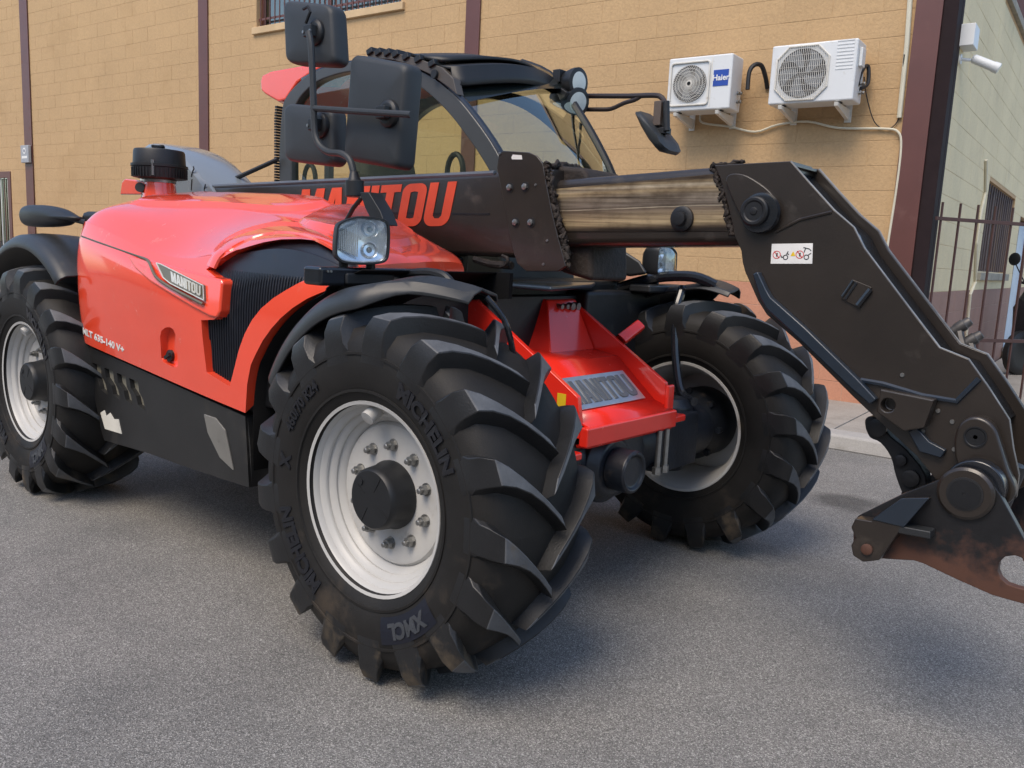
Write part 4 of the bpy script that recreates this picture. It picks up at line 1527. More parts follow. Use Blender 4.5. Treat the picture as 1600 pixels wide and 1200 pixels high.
# ---------------------------------------------------------------- headlamps
def headlamp(c, fwd, wd, h):
    """lamp on a short stalk; fwd is where it shines"""
    fwd = V(fwd).normalized()
    sid = V((0, 0, 1)).cross(fwd).normalized()      # to the machine's left
    upv = fwd.cross(sid)
    e = empty('headlamp', T)
    P = lambda x, y, z: c+sid*x+upv*y+fwd*z
    shp = [(x*wd, y*h) for x, y in [(-.5, -.30), (-.44, -.45), (-.30, -.52), (.0, -.53), (.30, -.50), (.46, -.42), (.50, -.2), (.50, .2), (.46, .40), (.30, .47), (0, .48), (-.2, .44), (-.40, .34), (-.48, .2)]]
    shp = [(-x, y) for x, y in shp] if c.y > 0 else shp
    shp = [(x, y) for x, y in shp]
    sm_ = smooth([V((x, y, 0)) for x, y in shp], 3, True)
    def ring(s_, z):
        return [P(q.x*s_, q.y*s_, z) for q in sm_]
    B().loft([ring(.02, -.102), ring(.55, -.10), ring(.85, -.075), ring(1.0, -.03), ring(1.03, .0), ring(1.0, .012), ring(.94, .012), ring(.93, .004), ring(.92, -.004)], True).build('lamp_shell', BLACK, e, 0, 45)
    # mirror bowl
    b = B()
    for cy in (.22, -.22):
        b.lathe([(-.040, .002), (-.038, h*.05), (-.028, h*.11), (-.012, h*.16), (-.010, h*.175)], P(wd*.17*(-1 if c.y > 0 else 1), cy*h, 0), fwd, 24, False)
    b.loft([ring(.93, .0), ring(.88, -.012), ring(.6, -.022), ring(.02, -.024)], True)
    b.build('reflector', REFL, e, 0, 40)
    bb = B()
    for cy in (.22, -.22):
        bb.lathe([(-.05, .010), (-.02, .010), (-.012, .004)], P(wd*.17*(-1 if c.y > 0 else 1), cy*h, 0), fwd, 12)
    bb.build('bulb', STEEL, e, 0)
    rb = B()
    sx = -1 if c.y < 0 else 1
    for k in range(11):
        x = sx*(wd*(.08+.033*k))
        rb.tube([P(x, -h*.38*(1-.04*k), -.006), P(x, h*.36*(1-.06*k), -.006)], .0026, 5)
    rb.build('lens_rib', REFL, e, 0)
    b = B()
    b.loft([ring(.94, .006), ring(.8, .016), ring(.4, .024), ring(.02, .026)], True)
    b.build('lens', LENS, e, 0, 60)
    return e, P
pc = Y(566, 374, -1.0)
hl, HP = headlamp(V((pc.x, pc.y, pc.z)), (1, -.42, -.02), .185, .155)
pc2 = V((-.20, .80, 1.375))
pc2 = Y(1040, 408, .82)
hl2, HP2 = headlamp(pc2, (1, .02, 0), .19, .155)
# stalks and shelf brackets
zz = pc.z
for a in (-.05, .045):
    B().cyl(HP(a, -.05, -.045), HP(a, -.125, -.045), .016, 10).build('lamp_stalk', BLACK, T, 0)
b = B().cyl(HP2(0, -.06, -.05), HP2(0, -.12, -.05), .02, 10)
b.build('lamp_stalk', BLACK, T, 0)
xb = pc.x-.055
zs_ = X(560, 418, xb+.045).z
ya, yb = X(487, 425, xb).y, X(640, 425, xb).y
b = B().box(xb-.05, xb+.045, ya, yb, zs_-.062, zs_)
b.build('lamp_shelf', GLOSS, T, .012, 35, 3)
pa_, pb_ = X(533, 424, xb+.047), X(595, 430, xb+.047)
b = B().box(xb+.04, xb+.056, ya+.10, yb-.12, zs_-.058, zs_-.018)
b.build('shelf_step', BLACK, T, .01)
b = B().box(pc2.x-.10, pc2.x+.02, pc2.y-.16, pc2.y+.20, pc2.z-.155, pc2.z-.115)
b.build('lamp_shelf', GREYP, T, .012)
for a, e_ in ((512, 424), (517, 424)):
    q = X(a, e_, xb+.0455)
    B().cyl(q, q+V((.004, 0, 0)), .004, 8).build('screw', STEEL, T, 0)

# ---------------------------------------------------------------- mirrors on the right front
yM = -.86
base = Y(548, 262, yM)
pole = [Y(560, 385, yM+.0), Y(556, 330, yM), Y(553, 285, yM), Y(552, 268, yM), Y(546, 249, yM), Y(533, 240, yM), Y(515, 238, yM), Y(502, 230, yM), Y(494, 216, yM), Y(491, 196, yM), Y(490, 160, yM), Y(488, 110, yM), Y(486, 70, yM), Y(482, 50, yM)]
b = B().tube(smooth(pole[2:], 4), .0125, 10)
b.build('mirror_post', MIRR, T, 0)
b = B().tube([Y(554, 308, yM), Y(554, 282, yM)], .034, 16).tube([Y(554, 285, yM), Y(553, 268, yM)], [.026, .014], 12)
b.build('post_clamp', BLACK, T, .004)
b = B().ext([Y(562, 300, yM-.03), Y(576, 300, yM-.03), Y(594, 330, yM-.03), Y(602, 352, yM-.03), Y(584, 352, yM-.03), Y(570, 325, yM-.03)], (0, .06, 0))
b.tube([Y(566, 308, yM), Y(552, 325, yM-.0), Y(541, 345, yM)], .009, 8)
b.build('post_bracket', BLACK, T, .005)
b = B().tube([Y(488, 169, yM), Y(560, 174, yM), Y(643, 179, yM)], .0115, 10)
b.build('mirror_arm', MIRR, T, 0)
def mirror(px_poly, y, depth, name='mirror', clampp=None, faceup=0., bulge=.02):
    """shell seen from behind: outline in the plane y, dished back, glass on the far side"""
    e = empty(name, T)
    pts = [Y(a, c_, y) for a, c_ in px_poly]
    sm_ = pts
    c = sum(sm_, V())/len(sm_)
    rings = []
    for s_, d in ((.95, depth), (1.0, depth*.85), (1.0, depth*.40), (.985, depth*.18), (.945, depth*.05), (.88, .0), (.5, -bulge*.22), (.02, -bulge*.26)):
        rings.append([c+(q-c)*s_+V((0, d, 0)) for q in sm_])
    B().loft(rings, True, True).build('mirror_shell', MIRR, e, 0, 50)
    B().loft([[c+(q-c)*.93+V((0, depth+.001, 0)) for q in sm_], [c+(q-c)*.02+V((0, depth+.002, 0)) for q in sm_]], True, True).build('mirror_glass', SILVER, e, 0)
    if clampp:
        q = Y(*clampp, y-.028)
        b = B().lathe([(-.01, .050), (.020, .048), (.028, .036)], q+V((0, .034, 0)), (0, -1, 0), 20)
        b.obox(q+V((0, .0, 0)), (1, 0, 0), (0, 1, 0), (0, 0, 1), .05, .04, .042)
        b.build('mirror_clamp', BLACK, e, .004)
        sb = B()
        for dx in (-.021, .021):
            sb.cyl(q+V((dx, -.018, -.004)), q+V((dx, -.023, -.004)), .006, 8)
        sb.build('clamp_screw', STEEL, e, 0)
    return e
def rpoly(c4, r_=.18, k=5):
    """rounded quadrilateral in photo points"""
    out = []
    n = len(c4)
    for i in range(n):
        p, q, s_ = V((*c4[i-1], 0)), V((*c4[i], 0)), V((*c4[(i+1) % n], 0))
        a = q+(p-q)*r_*min(1, (s_-q).length/(p-q).length)
        b_ = q+(s_-q)*r_*min(1, (p-q).length/(s_-q).length)
        for t in range(k+1):
            t /= k
            x = (1-t)**2*a+2*t*(1-t)*q+t*t*b_
            out.append((x.x, x.y))
    return out
mirror(rpoly([(440, -2), (517, 6), (523, 102), (444, 99)]), yM+.05, .075, clampp=(486, 49))
mirror(rpoly([(441, 160), (518, 166), (520, 260), (442, 251)]), yM+.05, .075, clampp=(493, 195))
mirror(rpoly([(546, 82), (635, 98), (621, 265), (534, 249)], .14), yM+.045, .085, clampp=(600, 176))
B().tube([Y(474, 14, yM+.02), Y(481, 10, yM+.015), Y(485, 18, yM+.015), Y(478, 36, yM+.02)], .006, 6).build('mirror_hook', BLACK, T, 0)

# rear right mirror on the tail of the hood
yR = -1.02
pts = [(33, 336), (36, 326), (45, 321), (62, 320), (80, 322), (97, 327), (108, 333), (116, 338), (122, 339), (121, 345), (112, 345), (104, 351), (90, 354), (70, 355), (48, 354), (37, 348)]
e = empty('rear_mirror', T)
pp = [Y(a, c_, yR) for a, c_ in pts]
c = sum(pp, V())/len(pp)
rg = [[c+V(((q-c).x*s_, d, (q-c).z*s_)) for q in pp] for s_, d in ((.35, -.05), (.8, -.038), (.97, -.015), (1, .01), (.97, .03), (.9, .036))]
B().loft([smooth(q, 3, True) for q in rg], True, True).build('mirror_shell', BLACK, e, 0, 60)
B().loft([[c+V(((q-c).x*s_*.9, .037+.001*(1-s_), (q-c).z*s_*.9)) for q in pp] for s_ in (1, .02)], True, True).build('mirror_glass', SILVER, e, 0)
B().tube([Y(112, 342, yR), Y(132, 347, yR+.02), Y(150, 350, yR+.1)], .014, 8).build('mirror_arm', BLACK, e, 0)

# ---------------------------------------------------------------- air intake on the hood
c0 = Y(250, 300, -.52)
kx = 1.0
rr = 40/F_PX*(c0-CAM).dot(FW)
zt_ = lambda py: Y(250, py, -.52).z
base_ = V((c0.x, -.52, 0))
B().lathe([(1.54, rr*.70), (zt_(301), rr*.62), (zt_(285), rr*.56)], base_, (0, 0, 1), 28).build('intake_neck', RED, T, .004)
B().lathe([(zt_(286), rr*.60), (zt_(281.5), rr*.60)], base_, (0, 0, 1), 28).build('hose_clamp', STEEL, T, 0)
b = B().lathe([(zt_(282), rr*.55), (zt_(279), rr*.97), (zt_(263), rr*1.0), (zt_(262), rr*1.04), (zt_(258), rr*1.04), (zt_(257.5), rr*.965), (zt_(238), rr*.935), (zt_(235), rr*.90), (zt_(233), rr*.5), (zt_(233), .01)], base_, (0, 0, 1), 48)
for k in range(48):
    a = 2*math.pi*k/48
    b.obox(base_+V((rr*1.0*math.cos(a), rr*1.0*math.sin(a), (zt_(263)+zt_(279))/2)), (math.cos(a), math.sin(a), 0), (-math.sin(a), math.cos(a), 0), (0, 0, 1), .006, .004, (zt_(263)-zt_(279))*.9)
b.build('air_intake', BLACK, T, 0, 40)
b = B().lathe([(zt_(234), .012), (zt_(229), .012)], base_, (0, 0, 1), 10)
for k in range(3):
    a = k*2.1
    b.obox(base_+V((.02*math.cos(a), .02*math.sin(a), zt_(229))), (math.cos(a), math.sin(a), 0), (-math.sin(a), math.cos(a), 0), (0, 0, 1), .04, .02, .014)
b.build('wing_nut', BLACK, T, .003)
q = base_+V((rr*.75, -rr*.62, zt_(268)))
B().box(q.x-.006, q.x+.006, q.y-.012, q.y, q.z-.03, q.z+.05).build('intake_latch', STEEL, T, 0)
# grey tail cowl behind the intake, over the boom pivot
yc = -.18
cp = [(236, 322), (232, 300), (233, 262), (236, 242), (241, 230), (248, 225), (262, 225), (276, 229), (290, 236), (310, 251), (330, 272), (347, 291), (362, 312), (364, 322)]
cpp = [Y(a, c_, yc) for a, c_ in cp]
cc = sum(cpp, V())/len(cpp)
rg = [[cc+V(((q-cc).x*s_, d, (q-cc).z*s_)) for q in cpp] for s_, d in ((.80, -.085), (.93, -.07), (1, -.03), (1, .20), (.93, .25), (.8, .27))]
B().loft(rg, True, True).build('tail_cowl', M('cowl_grey', (.20, .225, .245), .22, 0, .06, 3, coat=.4), T, 0, 30)
b = B()
for pl in (((299, 276), (301, 268), (303, 264), (302, 260)), ((299, 297), (300, 280)), ((321, 288), (319, 296), (320, 300))):
    b.tube([Y(a, c_, yc-.086) for a, c_ in pl], .004, 5)
b.build('cowl_moulding', GREYP, T, 0)
# tail lamp bracket
b = B().prism(YS([(187, 304), (190, 284), (195, 279), (226, 283), (226, 304)], -.60), -.60, -.585)
b.build('tail_bracket', RED, T, .008)
p = Y(222, 294, -.60)
B().lathe([(-.03, .02), (.03, .026)], p, (.6, -.7, .1), 16).build('horn', BLACK, T, 0)
# dark rear hood edge behind the precleaner
B().box(-2.62, -2.42, -.95, -.3, .9, 1.50).build('tail_box', DARK, T, .03)

# ---------------------------------------------------------------- cab
yA, yB = .12, 1.04
outer_px = [(436, 330), (436, 282), (436, 230), (440, 172), (446, 152), (457, 138), (475, 121), (500, 107), (542, 96), (590, 94), (635, 101), (675, 120), (712, 150), (745, 190), (775, 235), (800, 290), (812, 330)]
inner_px = [(455, 330), (455, 282), (455, 230), (457, 178), (463, 162), (474, 146), (495, 128), (520, 118), (548, 112), (590, 110), (630, 121), (664, 142), (697, 173), (728, 212), (757, 255), (780, 300), (790, 330)]
outer = YS(outer_px, yA)
inner = YS(inner_px, yA)
def band(o_, i_, y0, y1):
    b = B()
    rows = []
    for (x0, z0), (x1, z1) in zip(o_, i_):
        rows.append([(x0, y0, z0), (x0, y1, z0), (x1, y1, z1), (x1, y0, z1)])
    return b.loft(rows, True, True)
ds = lambda P, k=4: [(q.x, q.y) for q in smooth([V((a, c_, 0)) for a, c_ in P], k)]
outS, inS = ds(outer), ds(inner)
CABG = M('cab_frame_grey', (.050, .052, .052), .4, 0, .1, 5, coat=.2)
band(outS, inS, yA, yA+.055).build('cab_frame', CABG, T, .008, 40)
band(outS, inS, yB-.055, yB).build('cab_frame', GLOSS, T, .006, 40)
# right side window
def pane(pts, y, name='side_glass'):
    b = B()
    b.add([(x, y, z) for x, z in pts], [tuple(range(len(pts)))])
    return b.build(name, GLASS, T, 0, 0)
pane(inS, yA+.03)
pane(inS, yB-.03)
# rubber fins up the rear edge
b = B()
for k in range(30):
    py = 168+k*4.4
    q = Y(436.5-(0 if py > 185 else -.08*(185-py)), py, yA+.02)
    b.box(q.x-.016, q.x+.004, yA-.005, yA+.05, q.z-.005, q.z+.006)
b.build('edge_fin', BLACK, T, 0, 0)
# left front pillar follows the further edge of the windscreen
lp = YS([(815, 98), (852, 112), (878, 136), (903, 172), (926, 210), (945, 246), (955, 268), (975, 320)], 1.0)
rp = [(outer[i][0], outer[i][1]) for i in (10, 11, 12, 13, 14, 15, 16)]
rpS = ds(YS([(662, 112), (690, 131), (712, 150), (745, 190), (775, 235), (793, 275), (812, 330)], yA), 4)
lpS = ds(lp, 4)
def resample(P, n):
    L_ = [0]
    for a, c_ in zip(P, P[1:]):
        L_.append(L_[-1]+math.hypot(c_[0]-a[0], c_[1]-a[1]))
    out = []
    for k in range(n):
        t = L_[-1]*k/(n-1)
        i = max(j for j in range(len(L_)-1) if L_[j] <= t+1e-9)
        f_ = (t-L_[i])/max(L_[i+1]-L_[i], 1e-9)
        out.append((P[i][0]+(P[i+1][0]-P[i][0])*f_, P[i][1]+(P[i+1][1]-P[i][1])*f_))
    return out
NN = 16
rA, lA = resample(rpS, NN), resample(lpS, NN)
rows = []
for k in range(NN):
    row = []
    for j in range(13):
        t = j/12
        x = rA[k][0]*(1-t)+lA[k][0]*t+.10*math.sin(math.pi*t)*(.3+.7*k/NN)
        z = rA[k][1]*(1-t)+lA[k][1]*t+.02*math.sin(math.pi*t)
        row.append(V((x, yA+.03+(1.0-yA-.03)*t, z)))
    rows.append(row)
b = B().loft(rows)
b.build('windscreen', SCREEN, T, 0, 60)
b = B().tube([q[-1]+V((.0, .0, 0)) for q in rows], .021, 8)
b.build('cab_pillar', BLACK, T, 0)
b = B().tube([q[0]+V((.005, -.012, 0)) for q in rows], .016, 8)
b.build('windscreen_seal', M('seal_blue_black', (.014, .022, .036), .25), T, 0)
# dark band across the top of the windscreen and its wiper
b = B().loft([[q+V((.014, 0, .010)) for q in r_] for r_ in rows[:6]])
b.build('sun_band', M('screen_print', (.010, .014, .014), .15), T, 0, 60)
for off_, s0, s1 in ((5, 1, 11),):
    pts = [rows[3][j]+V((.012, 0, .008)) for j in range(1, 10)]
    B().tube(pts, .006, 6).build('wiper', BLACK, T, 0)
# roof
roofR = YS([(470, 122), (500, 106), (542, 95), (590, 93), (635, 100), (675, 118), (700, 138)], yA)
roof_rows = []
for t in [k/10 for k in range(11)]:
    row = []
    for i, (x, z) in enumerate(roofR):
        f_ = i/(len(roofR)-1)
        xl = lA[0][0]-.0+(x-roofR[-1][0])*1.0
        xx = x*(1-t)+(x+(lA[0][0]-roofR[-1][0])*f_)*t
        zz = z+(lA[0][1]-roofR[-1][1])*t*f_+.05*math.sin(math.pi*t)
        row.append(V((xx, yA+(yB-yA)*t, zz)))
    roof_rows.append(row)
o = B().loft(roof_rows).build('roof', GLOSS, T, 0, 50)
md = o.modifiers.new('thick', 'SOLIDIFY')
md.thickness = .05
# protective strip along the right roof edge with dark pads
stp = [(571, 79), (600, 81), (630, 85), (660, 94), (690, 105), (708, 122), (714, 148), (700, 136), (672, 116), (640, 101), (610, 93), (575, 91)]
b = B().ext([Y(a, c_, yA-.02) for a, c_ in stp], (0, .05, 0))
b.build('roof_guard', M('guard_brown', (.075, .065, .055), .45), T, .004)
for a, c_ in ((578, 80), (591, 81), (605, 82), (618, 84), (634, 88), (653, 92), (675, 99)):
    q = Y(a, c_, yA-.025)
    B().obox(q+V((0, .03, 0)), (1, 0, .35), (0, 1, 0), (-.35, 0, 1), .045, .075, .028).build('guard_pad', BLACK, T, .004)
q = Y(680, 116, yA-.022)
B().lathe([(0, .022), (.012, .02)], q, (0, -1, 0), 16).build('guard_boss', BLACK, T, 0)
# visor above the windscreen: two blades
def visor(pxr, pxl, drop, name, mat, yl=.98):
    r0 = [Y(a, c_, yA-.005) for a, c_ in pxr]
    l0 = [Y(a, c_, yl) for a, c_ in pxl]
    rows_ = []
    for j in range(13):
        t = j/12
        rows_.append([r0[i]*(1-t)+l0[i]*t+V((.10, 0, .03))*math.sin(math.pi*t)*(1 if i else .4) for i in range(len(r0))])
    o = B().loft(rows_).build(name, mat, T, 0, 50)
    md = o.modifiers.new('thick', 'SOLIDIFY')
    md.thickness = .015
    return o
visor([(640, 84), (690, 92)], [(780, 92), (848, 114)], 0, 'roof_visor', BLACK)
visor([(674, 100), (705, 104), (707, 124), (712, 133)], [(790, 96), (868, 124), (872, 140), (868, 150)], 0, 'sun_visor', BLACK)
# red spoiler over the rear of the cab
sp = [(407, 128), (410, 118), (425, 111), (470, 103), (520, 96), (540, 96), (500, 110), (470, 130), (450, 160), (438, 163), (415, 150), (408, 143)]
b = B()
spp = [Y(a, c_, yA+.02) for a, c_ in sp]
cc = sum(spp, V())/len(spp)
b.loft([[cc+V(((q-cc).x*s_, d, (q-cc).z*s_)) for q in spp] for s_, d in ((.9, -.02), (1, .03), (1, .8), (.9, .86))], True, True)
b.build('cab_spoiler', RED, T, .01, 40)
# roof slats seen through the glass
b = B()
for k in range(12):
    px = 474+k*8.0
    q0, q1 = Y(px, 134-10*math.sin(k/11*1.5), .85), Y(px-1, 161, .85)
    b.box(q1.x, q1.x+.026, .84, .86, q1.z, q0.z)
q0, q1 = Y(462, 165, .85), Y(640, 160, .85)
b.box(q0.x, q1.x, .835, .865, q0.z-.015, q0.z+.02)
b.build('rear_louvre', BLACK, T, 0)
b = B().box(-2.45, -.95, yB-.03, yB+.0, 1.0, 1.62).box(-2.5, -.9, yA, yB, .95, 1.05).box(-2.5, -2.44, yA, yB, 1.0, 1.72)
b.build('cab_floor', INTER, T, .01)
# door pillar on the far side, seat, wheel, grab rings
q0 = Y(520, 200, yB)
b = B().box(q0.x-.03, q0.x+.03, yB-.05, yB-.005, 1.5, 2.33)
b.build('door_post', BLACK, T, .006)
b = B()
rows_ = []
for z, wy, wx, xo in ((1.50, .44, .13, 0), (1.70, .46, .13, -.03), (1.95, .40, .12, -.07), (2.12, .26, .09, -.10)):
    rows_.append([V((-1.98+xo+a, .58+c_, z)) for a, c_ in rrect(0, 0, wx, wy, .05, 4)])
b.loft(rows_, True, True)
b.build('seat_back', SEAT, T, 0, 50)
B().box(-1.95, -1.48, .36, .80, 1.36, 1.50).build('seat', SEAT, T, .04, 35, 3)
B().box(-1.9, -1.5, .42, .74, 1.05, 1.36).build('seat_base', BLACK, T, .02)
b = B().tube([V((-1.18, .58, 1.60))+V((.19*math.sin(a)*.55, .19*math.cos(a), .19*math.sin(a)*.84)) for a in [k*2*math.pi/28 for k in range(29)]], .014, 8, False)
b.tube([(-1.18, .58, 1.60), (-1.0, .58, 1.30)], .03, 10)
for k in range(3):
    a = k*2.094+.5
    b.tube([(-1.18, .58, 1.60), V((-1.18, .58, 1.60))+V((.19*math.sin(a)*.55, .19*math.cos(a), .19*math.sin(a)*.84))], .011, 6)
b.build('steering_wheel', BLACK, T, 0)
B().hexa([(-1.1, .30, 1.05), (-.82, .30, 1.05), (-.82, .95, 1.05), (-1.1, .95, 1.05), (-1.08, .32, 1.55), (-.86, .32, 1.66), (-.86, .9, 1.66), (-1.08, .9, 1.55)]).build('dashboard', INTER, T, .03)
for px in ((484, 282), (711, 270)):
    q = Y(*px, yA+.09)
    w_, h_ = (.055, .09)
    B().tube([q+V((w_*math.cos(a), 0, h_*math.sin(a))) for a in [k*math.pi/10-.3 for k in range(14)]], .014, 8).build('grab_ring', BLACK, T, 0)
# struts from the cab tail
B().tube([Y(350, 287, -.05), Y(434, 249, .1)], .014, 8).build('tail_strut', BLACK, T, 0)
# cowl left of the boom under the windscreen
b = B().loft([[Y(a, c_, yy) for a, c_ in ((940, 385), (962, 383), (1000, 408), (1012, 428), (985, 432), (948, 426))] for yy in (.62, 1.0)], True, True)
b.build('cab_corner', GREYP, T, .015)
# flat cover between frame and boom
b = B().ext([Z(a, c_, 1.275) for a, c_ in ((755, 418), (800, 412), (900, 408), (945, 432), (926, 444), (862, 448), (800, 443), (758, 438))], (0, 0, -.018))
b.build('front_cover', M('cover_blue_grey', (.030, .042, .058), .3, 0, .1, 5, coat=.2), T, .01)
B().box(-.75, -.42, -.30, .95, 1.10, 1.28).build('cab_bulkhead', DARK, T, .02)
B().box(-.62, -.30, .30, .95, .80, 1.24).build('inner_wing', DARK, T, .02)
b = B().tube(smooth([Y(742, 405, -.22), Y(765, 412, -.22), Y(785, 414, -.22), Y(800, 415, -.22)], 4), .016, 8)
b.tube(smooth([Y(785, 400, -.24), Y(793, 404, -.25), Y(791, 413, -.25), Y(782, 417, -.25)], 4), .008, 6)
b.build('hydraulic_pipe', GREASE, T, 0)

# work lamps at the left front of the roof
for (pc_, pr, fw) in (((902, 129), 17, (1, -.05, -.05)), ((901, 160), 19, (1, -.25, -.25))):
    q = Y(*pc_, 1.02)
    r_ = .073
    e = empty('work_lamp', T)
    fw = V(fw).normalized()
    B().lathe([(-.09, .02), (-.085, r_*.75), (-.05, r_*.95), (-.01, r_*1.08), (.01, r_*1.08), (.014, r_*.98)], q, fw, 28).build('lamp_shell', BLACK, e, 0)
    B().lathe([(.008, r_*.97), (.013, r_*.9), (.017, r_*.4), (.018, .003)], q, fw, 28).build('lens', M('frosted_lens', (.62, .66, .62), .35, 0, .05, 60, .0005, 260) if 'frosted_lens' not in MATS else MATS['frosted_lens'], e, 0)
b = B()
q1, q2 = Y(872, 120, 1.0), Y(895, 128, 1.0)
b.tube([q1, q2], .018, 8).tube([Y(868, 128, .98), Y(892, 158, 1.0)], .018, 8).obox(Y(874, 120, .98), (1, 0, 0), (0, 1, 0), (0, 0, 1), .05, .06, .07)
b.obox(Y(878, 150, .96), (1, 0, -.6), (0, 1, 0), (.6, 0, 1), .10, .08, .08)
b.build('lamp_bracket', BLACK, T, .004)
# left mirror on its hoop
yL = 1.12
b = B().tube(smooth([Y(a, c_, yL) for a, c_ in ((905, 150), (940, 150), (985, 150), (1022, 149), (1033, 152), (1039, 162), (1040, 180), (1041, 205))], 4), .014, 10)
b.tube(smooth([Y(a, c_, yL) for a, c_ in ((905, 171), (935, 171), (955, 170), (975, 161), (992, 156), (1000, 151))], 3), .012, 8)
b.build('mirror_hoop', M('hoop_brown', (.028, .018, .016), .4), T, 0)
e = empty('side_mirror', T)
pm = [(998, 176), (1006, 175), (1022, 190), (1038, 212), (1046, 222), (1051, 236), (1047, 241), (1035, 238), (1022, 222), (1008, 198)]
pp = [Y(a, c_, yL) for a, c_ in pm]
b = B()
c = sum(pp, V())/len(pp)
b.loft([[c+V(((q-c).x*s_+dx, d, (q-c).z*s_)) for q in pp] for s_, d, dx in ((.55, -.10, .02), (.85, -.08, .012), (1, -.03, 0), (1, .06, 0), (.85, .11, 0), (.6, .12, 0))], True, True)
b.build('mirror_shell', MIRR, e, 0, 60)
b = B().obox(Y(1031, 178, yL), (1, 0, 0), (0, 1, 0), (0, 0, 1), .045, .06, .125)
b.build('mirror_block', M('block_brown', (.10, .075, .06), .6), e, .004)
b = B().tube([Y(1041, 158, yL-.02), Y(1042, 205, yL-.02)], .018, 10).obox(Y(1036, 205, yL), (1, 0, 0), (0, 1, 0), (0, 0, 1), .07, .05, .03).tube([Y(1030, 207, yL), Y(1038, 219, yL)], .014, 8)
b.build('mirror_bracket', BLACK, e, .003)
# hoses down the left pillar
for k, pl in enumerate((((893, 195), (903, 193), (912, 205), (921, 225), (940, 250), (952, 268)), ((905, 200), (913, 195), (918, 212), (932, 236), (948, 262), (950, 270)), ((880, 190), (895, 205), (905, 222), (925, 250), (938, 270)))):
    B().tube(smooth([Y(a, c_, 1.02+k*.015) for a, c_ in pl], 4), .011, 8).build('hose', CABLE, T, 0)
B().obox(Y(892, 192, 1.02), (1, 0, -.8), (0, 1, 0), (.8, 0, 1), .09, .05, .06).build('hose_clip', BLACK, T, .005)

# ---------------------------------------------------------------- boom
yb0, yb1 = -.235, .05       # outer tube
p_tl, p_tr = Y(340, 291, yb0), Y(772, 268, yb0)
zb_ = Y(800, 398, yb0).z
x0, x1 = -2.85, p_tr.x+.30
zt0, zt1 = p_tl.z-.004, p_tr.z+.002
sec = lambda x, zt, zb: [V((x, a, c_)) for a, c_ in rrect((yb0+yb1)/2, (zt+zb)/2, yb1-yb0, zt-zb, .022, 4)]
b = B().loft([sec(x0, zt0, zb_-.03), sec(x1, zt1, zb_-.01)], True, True)
b.build('outer_boom', BOOM, T, 0, 40)
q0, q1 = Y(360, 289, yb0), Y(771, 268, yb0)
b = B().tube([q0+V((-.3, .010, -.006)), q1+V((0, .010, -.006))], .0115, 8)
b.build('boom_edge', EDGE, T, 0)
q0, q1 = Y(600, 336, yb0-.001), Y(765, 334.5, yb0-.001)
b = B().box(q0.x, q1.x, yb0-.002, yb0+.002, q1.z-.0035, q1.z+.0035)
b.build('boom_scratch', DARK, T, 0)
# maker's name on the boom
u0, u1 = Y(468, 365, yb0).x, Y(707, 330, yb0).x
ztop0, ztop1 = Y(478, 296, yb0).z, Y(711, 283.5, yb0).z
zbt1 = Y(690, 353, yb0).z
def bm_fn(a, e_, w_):
    x = u0+(u1-u0)*a+.045*(e_-.5)
    zt = ztop0+(ztop1-ztop0)*a
    zb = zt-(ztop1-zbt1)
    return V((x, yb0-.0012-w_, zb+(zt-zb)*e_))
logo('MANITOU', bm_fn, .0012).build('boom_lettering', LOGO, T, 0, 0)
# collar plate with its bolts
col_px = [(776, 262), (779, 240), (786, 235.5), (826, 238), (838, 243), (848, 256), (852, 280), (862, 330), (872, 372), (884, 416), (872, 424), (822, 424), (808, 412), (800, 388), (790, 330)]
cp = YS(col_px, yb0-.012)
b = B().prism(cp, yb0-.012, yb0-.0005)
b.build('collar_plate', BOOM, T, .003)
b = B().prism(YS([(846, 258), (925, 264), (936, 285), (938, 440), (884, 424), (866, 330)], -.10), -.16, yb1+.05)
bmp = []
b.build('collar_block', GREASE, T, .02)
for a, c_ in ((797, 293), (821, 292), (806, 347.5), (830, 347.5)):
    q = Y(a, c_, yb0-.012)
    B().lathe([(.001, .0205), (.002, .0205)], q, (0, -1, 0), 18).build('bolt_hole', CABLE, T, 0)
    B().lathe([(.002, .0135), (.010, .013), (.012, .008)], q, (0, -1, 0), 6).build('collar_bolt', STEEL, T, 0)
for a, c_ in ((837, 289), (855, 376), (781, 240), (849, 413)):
    q = Y(a, c_, yb0-.012)
    B().lathe([(.0, .006), (.004, .005)], q, (0, -1, 0), 8).build('rivet', STEEL, T, 0)
q = [Y(a, c_, yb0-.0125) for a, c_ in ((799, 246), (801, 241.5), (815, 242.5), (816, 249), (800, 249))]
B().ext(q, (0, .0006, 0)).build('collar_sticker', PAPER, T, 0)
# dried mud and grease squeezed out round the joints
def crust(pts, r_, n, name, seed):
    rnd = random.Random(seed)
    for lay_ in range(3):
        L_ = smooth([Y(*q[:2], q[2]) for q in pts], max(4, n//40))
        L_ = [q+V((rnd.gauss(0, r_*.55), rnd.uniform(-.1, .9)*r_, rnd.gauss(0, r_*.45))) for q in L_]
        rs = [r_*rnd.uniform(.35, 1.0) for _ in L_]
        b = B().tube(L_, rs, 7)
        for q in b.v:
            q += V((rnd.gauss(0, .12), rnd.gauss(0, .10), rnd.gauss(0, .12)))*r_
        b.build(name, GREASE, T, 0, 80)
crust([(852, 258, yb0), (858, 285, yb0), (866, 320, yb0), (874, 355, yb0), (882, 385, yb0), (886, 415, yb0)], .013, 620, 'grease_crust', 1)
crust([(855, 258, yb0+.02), (885, 260, -.1), (905, 262, 0)], .012, 240, 'grease_crust', 3)
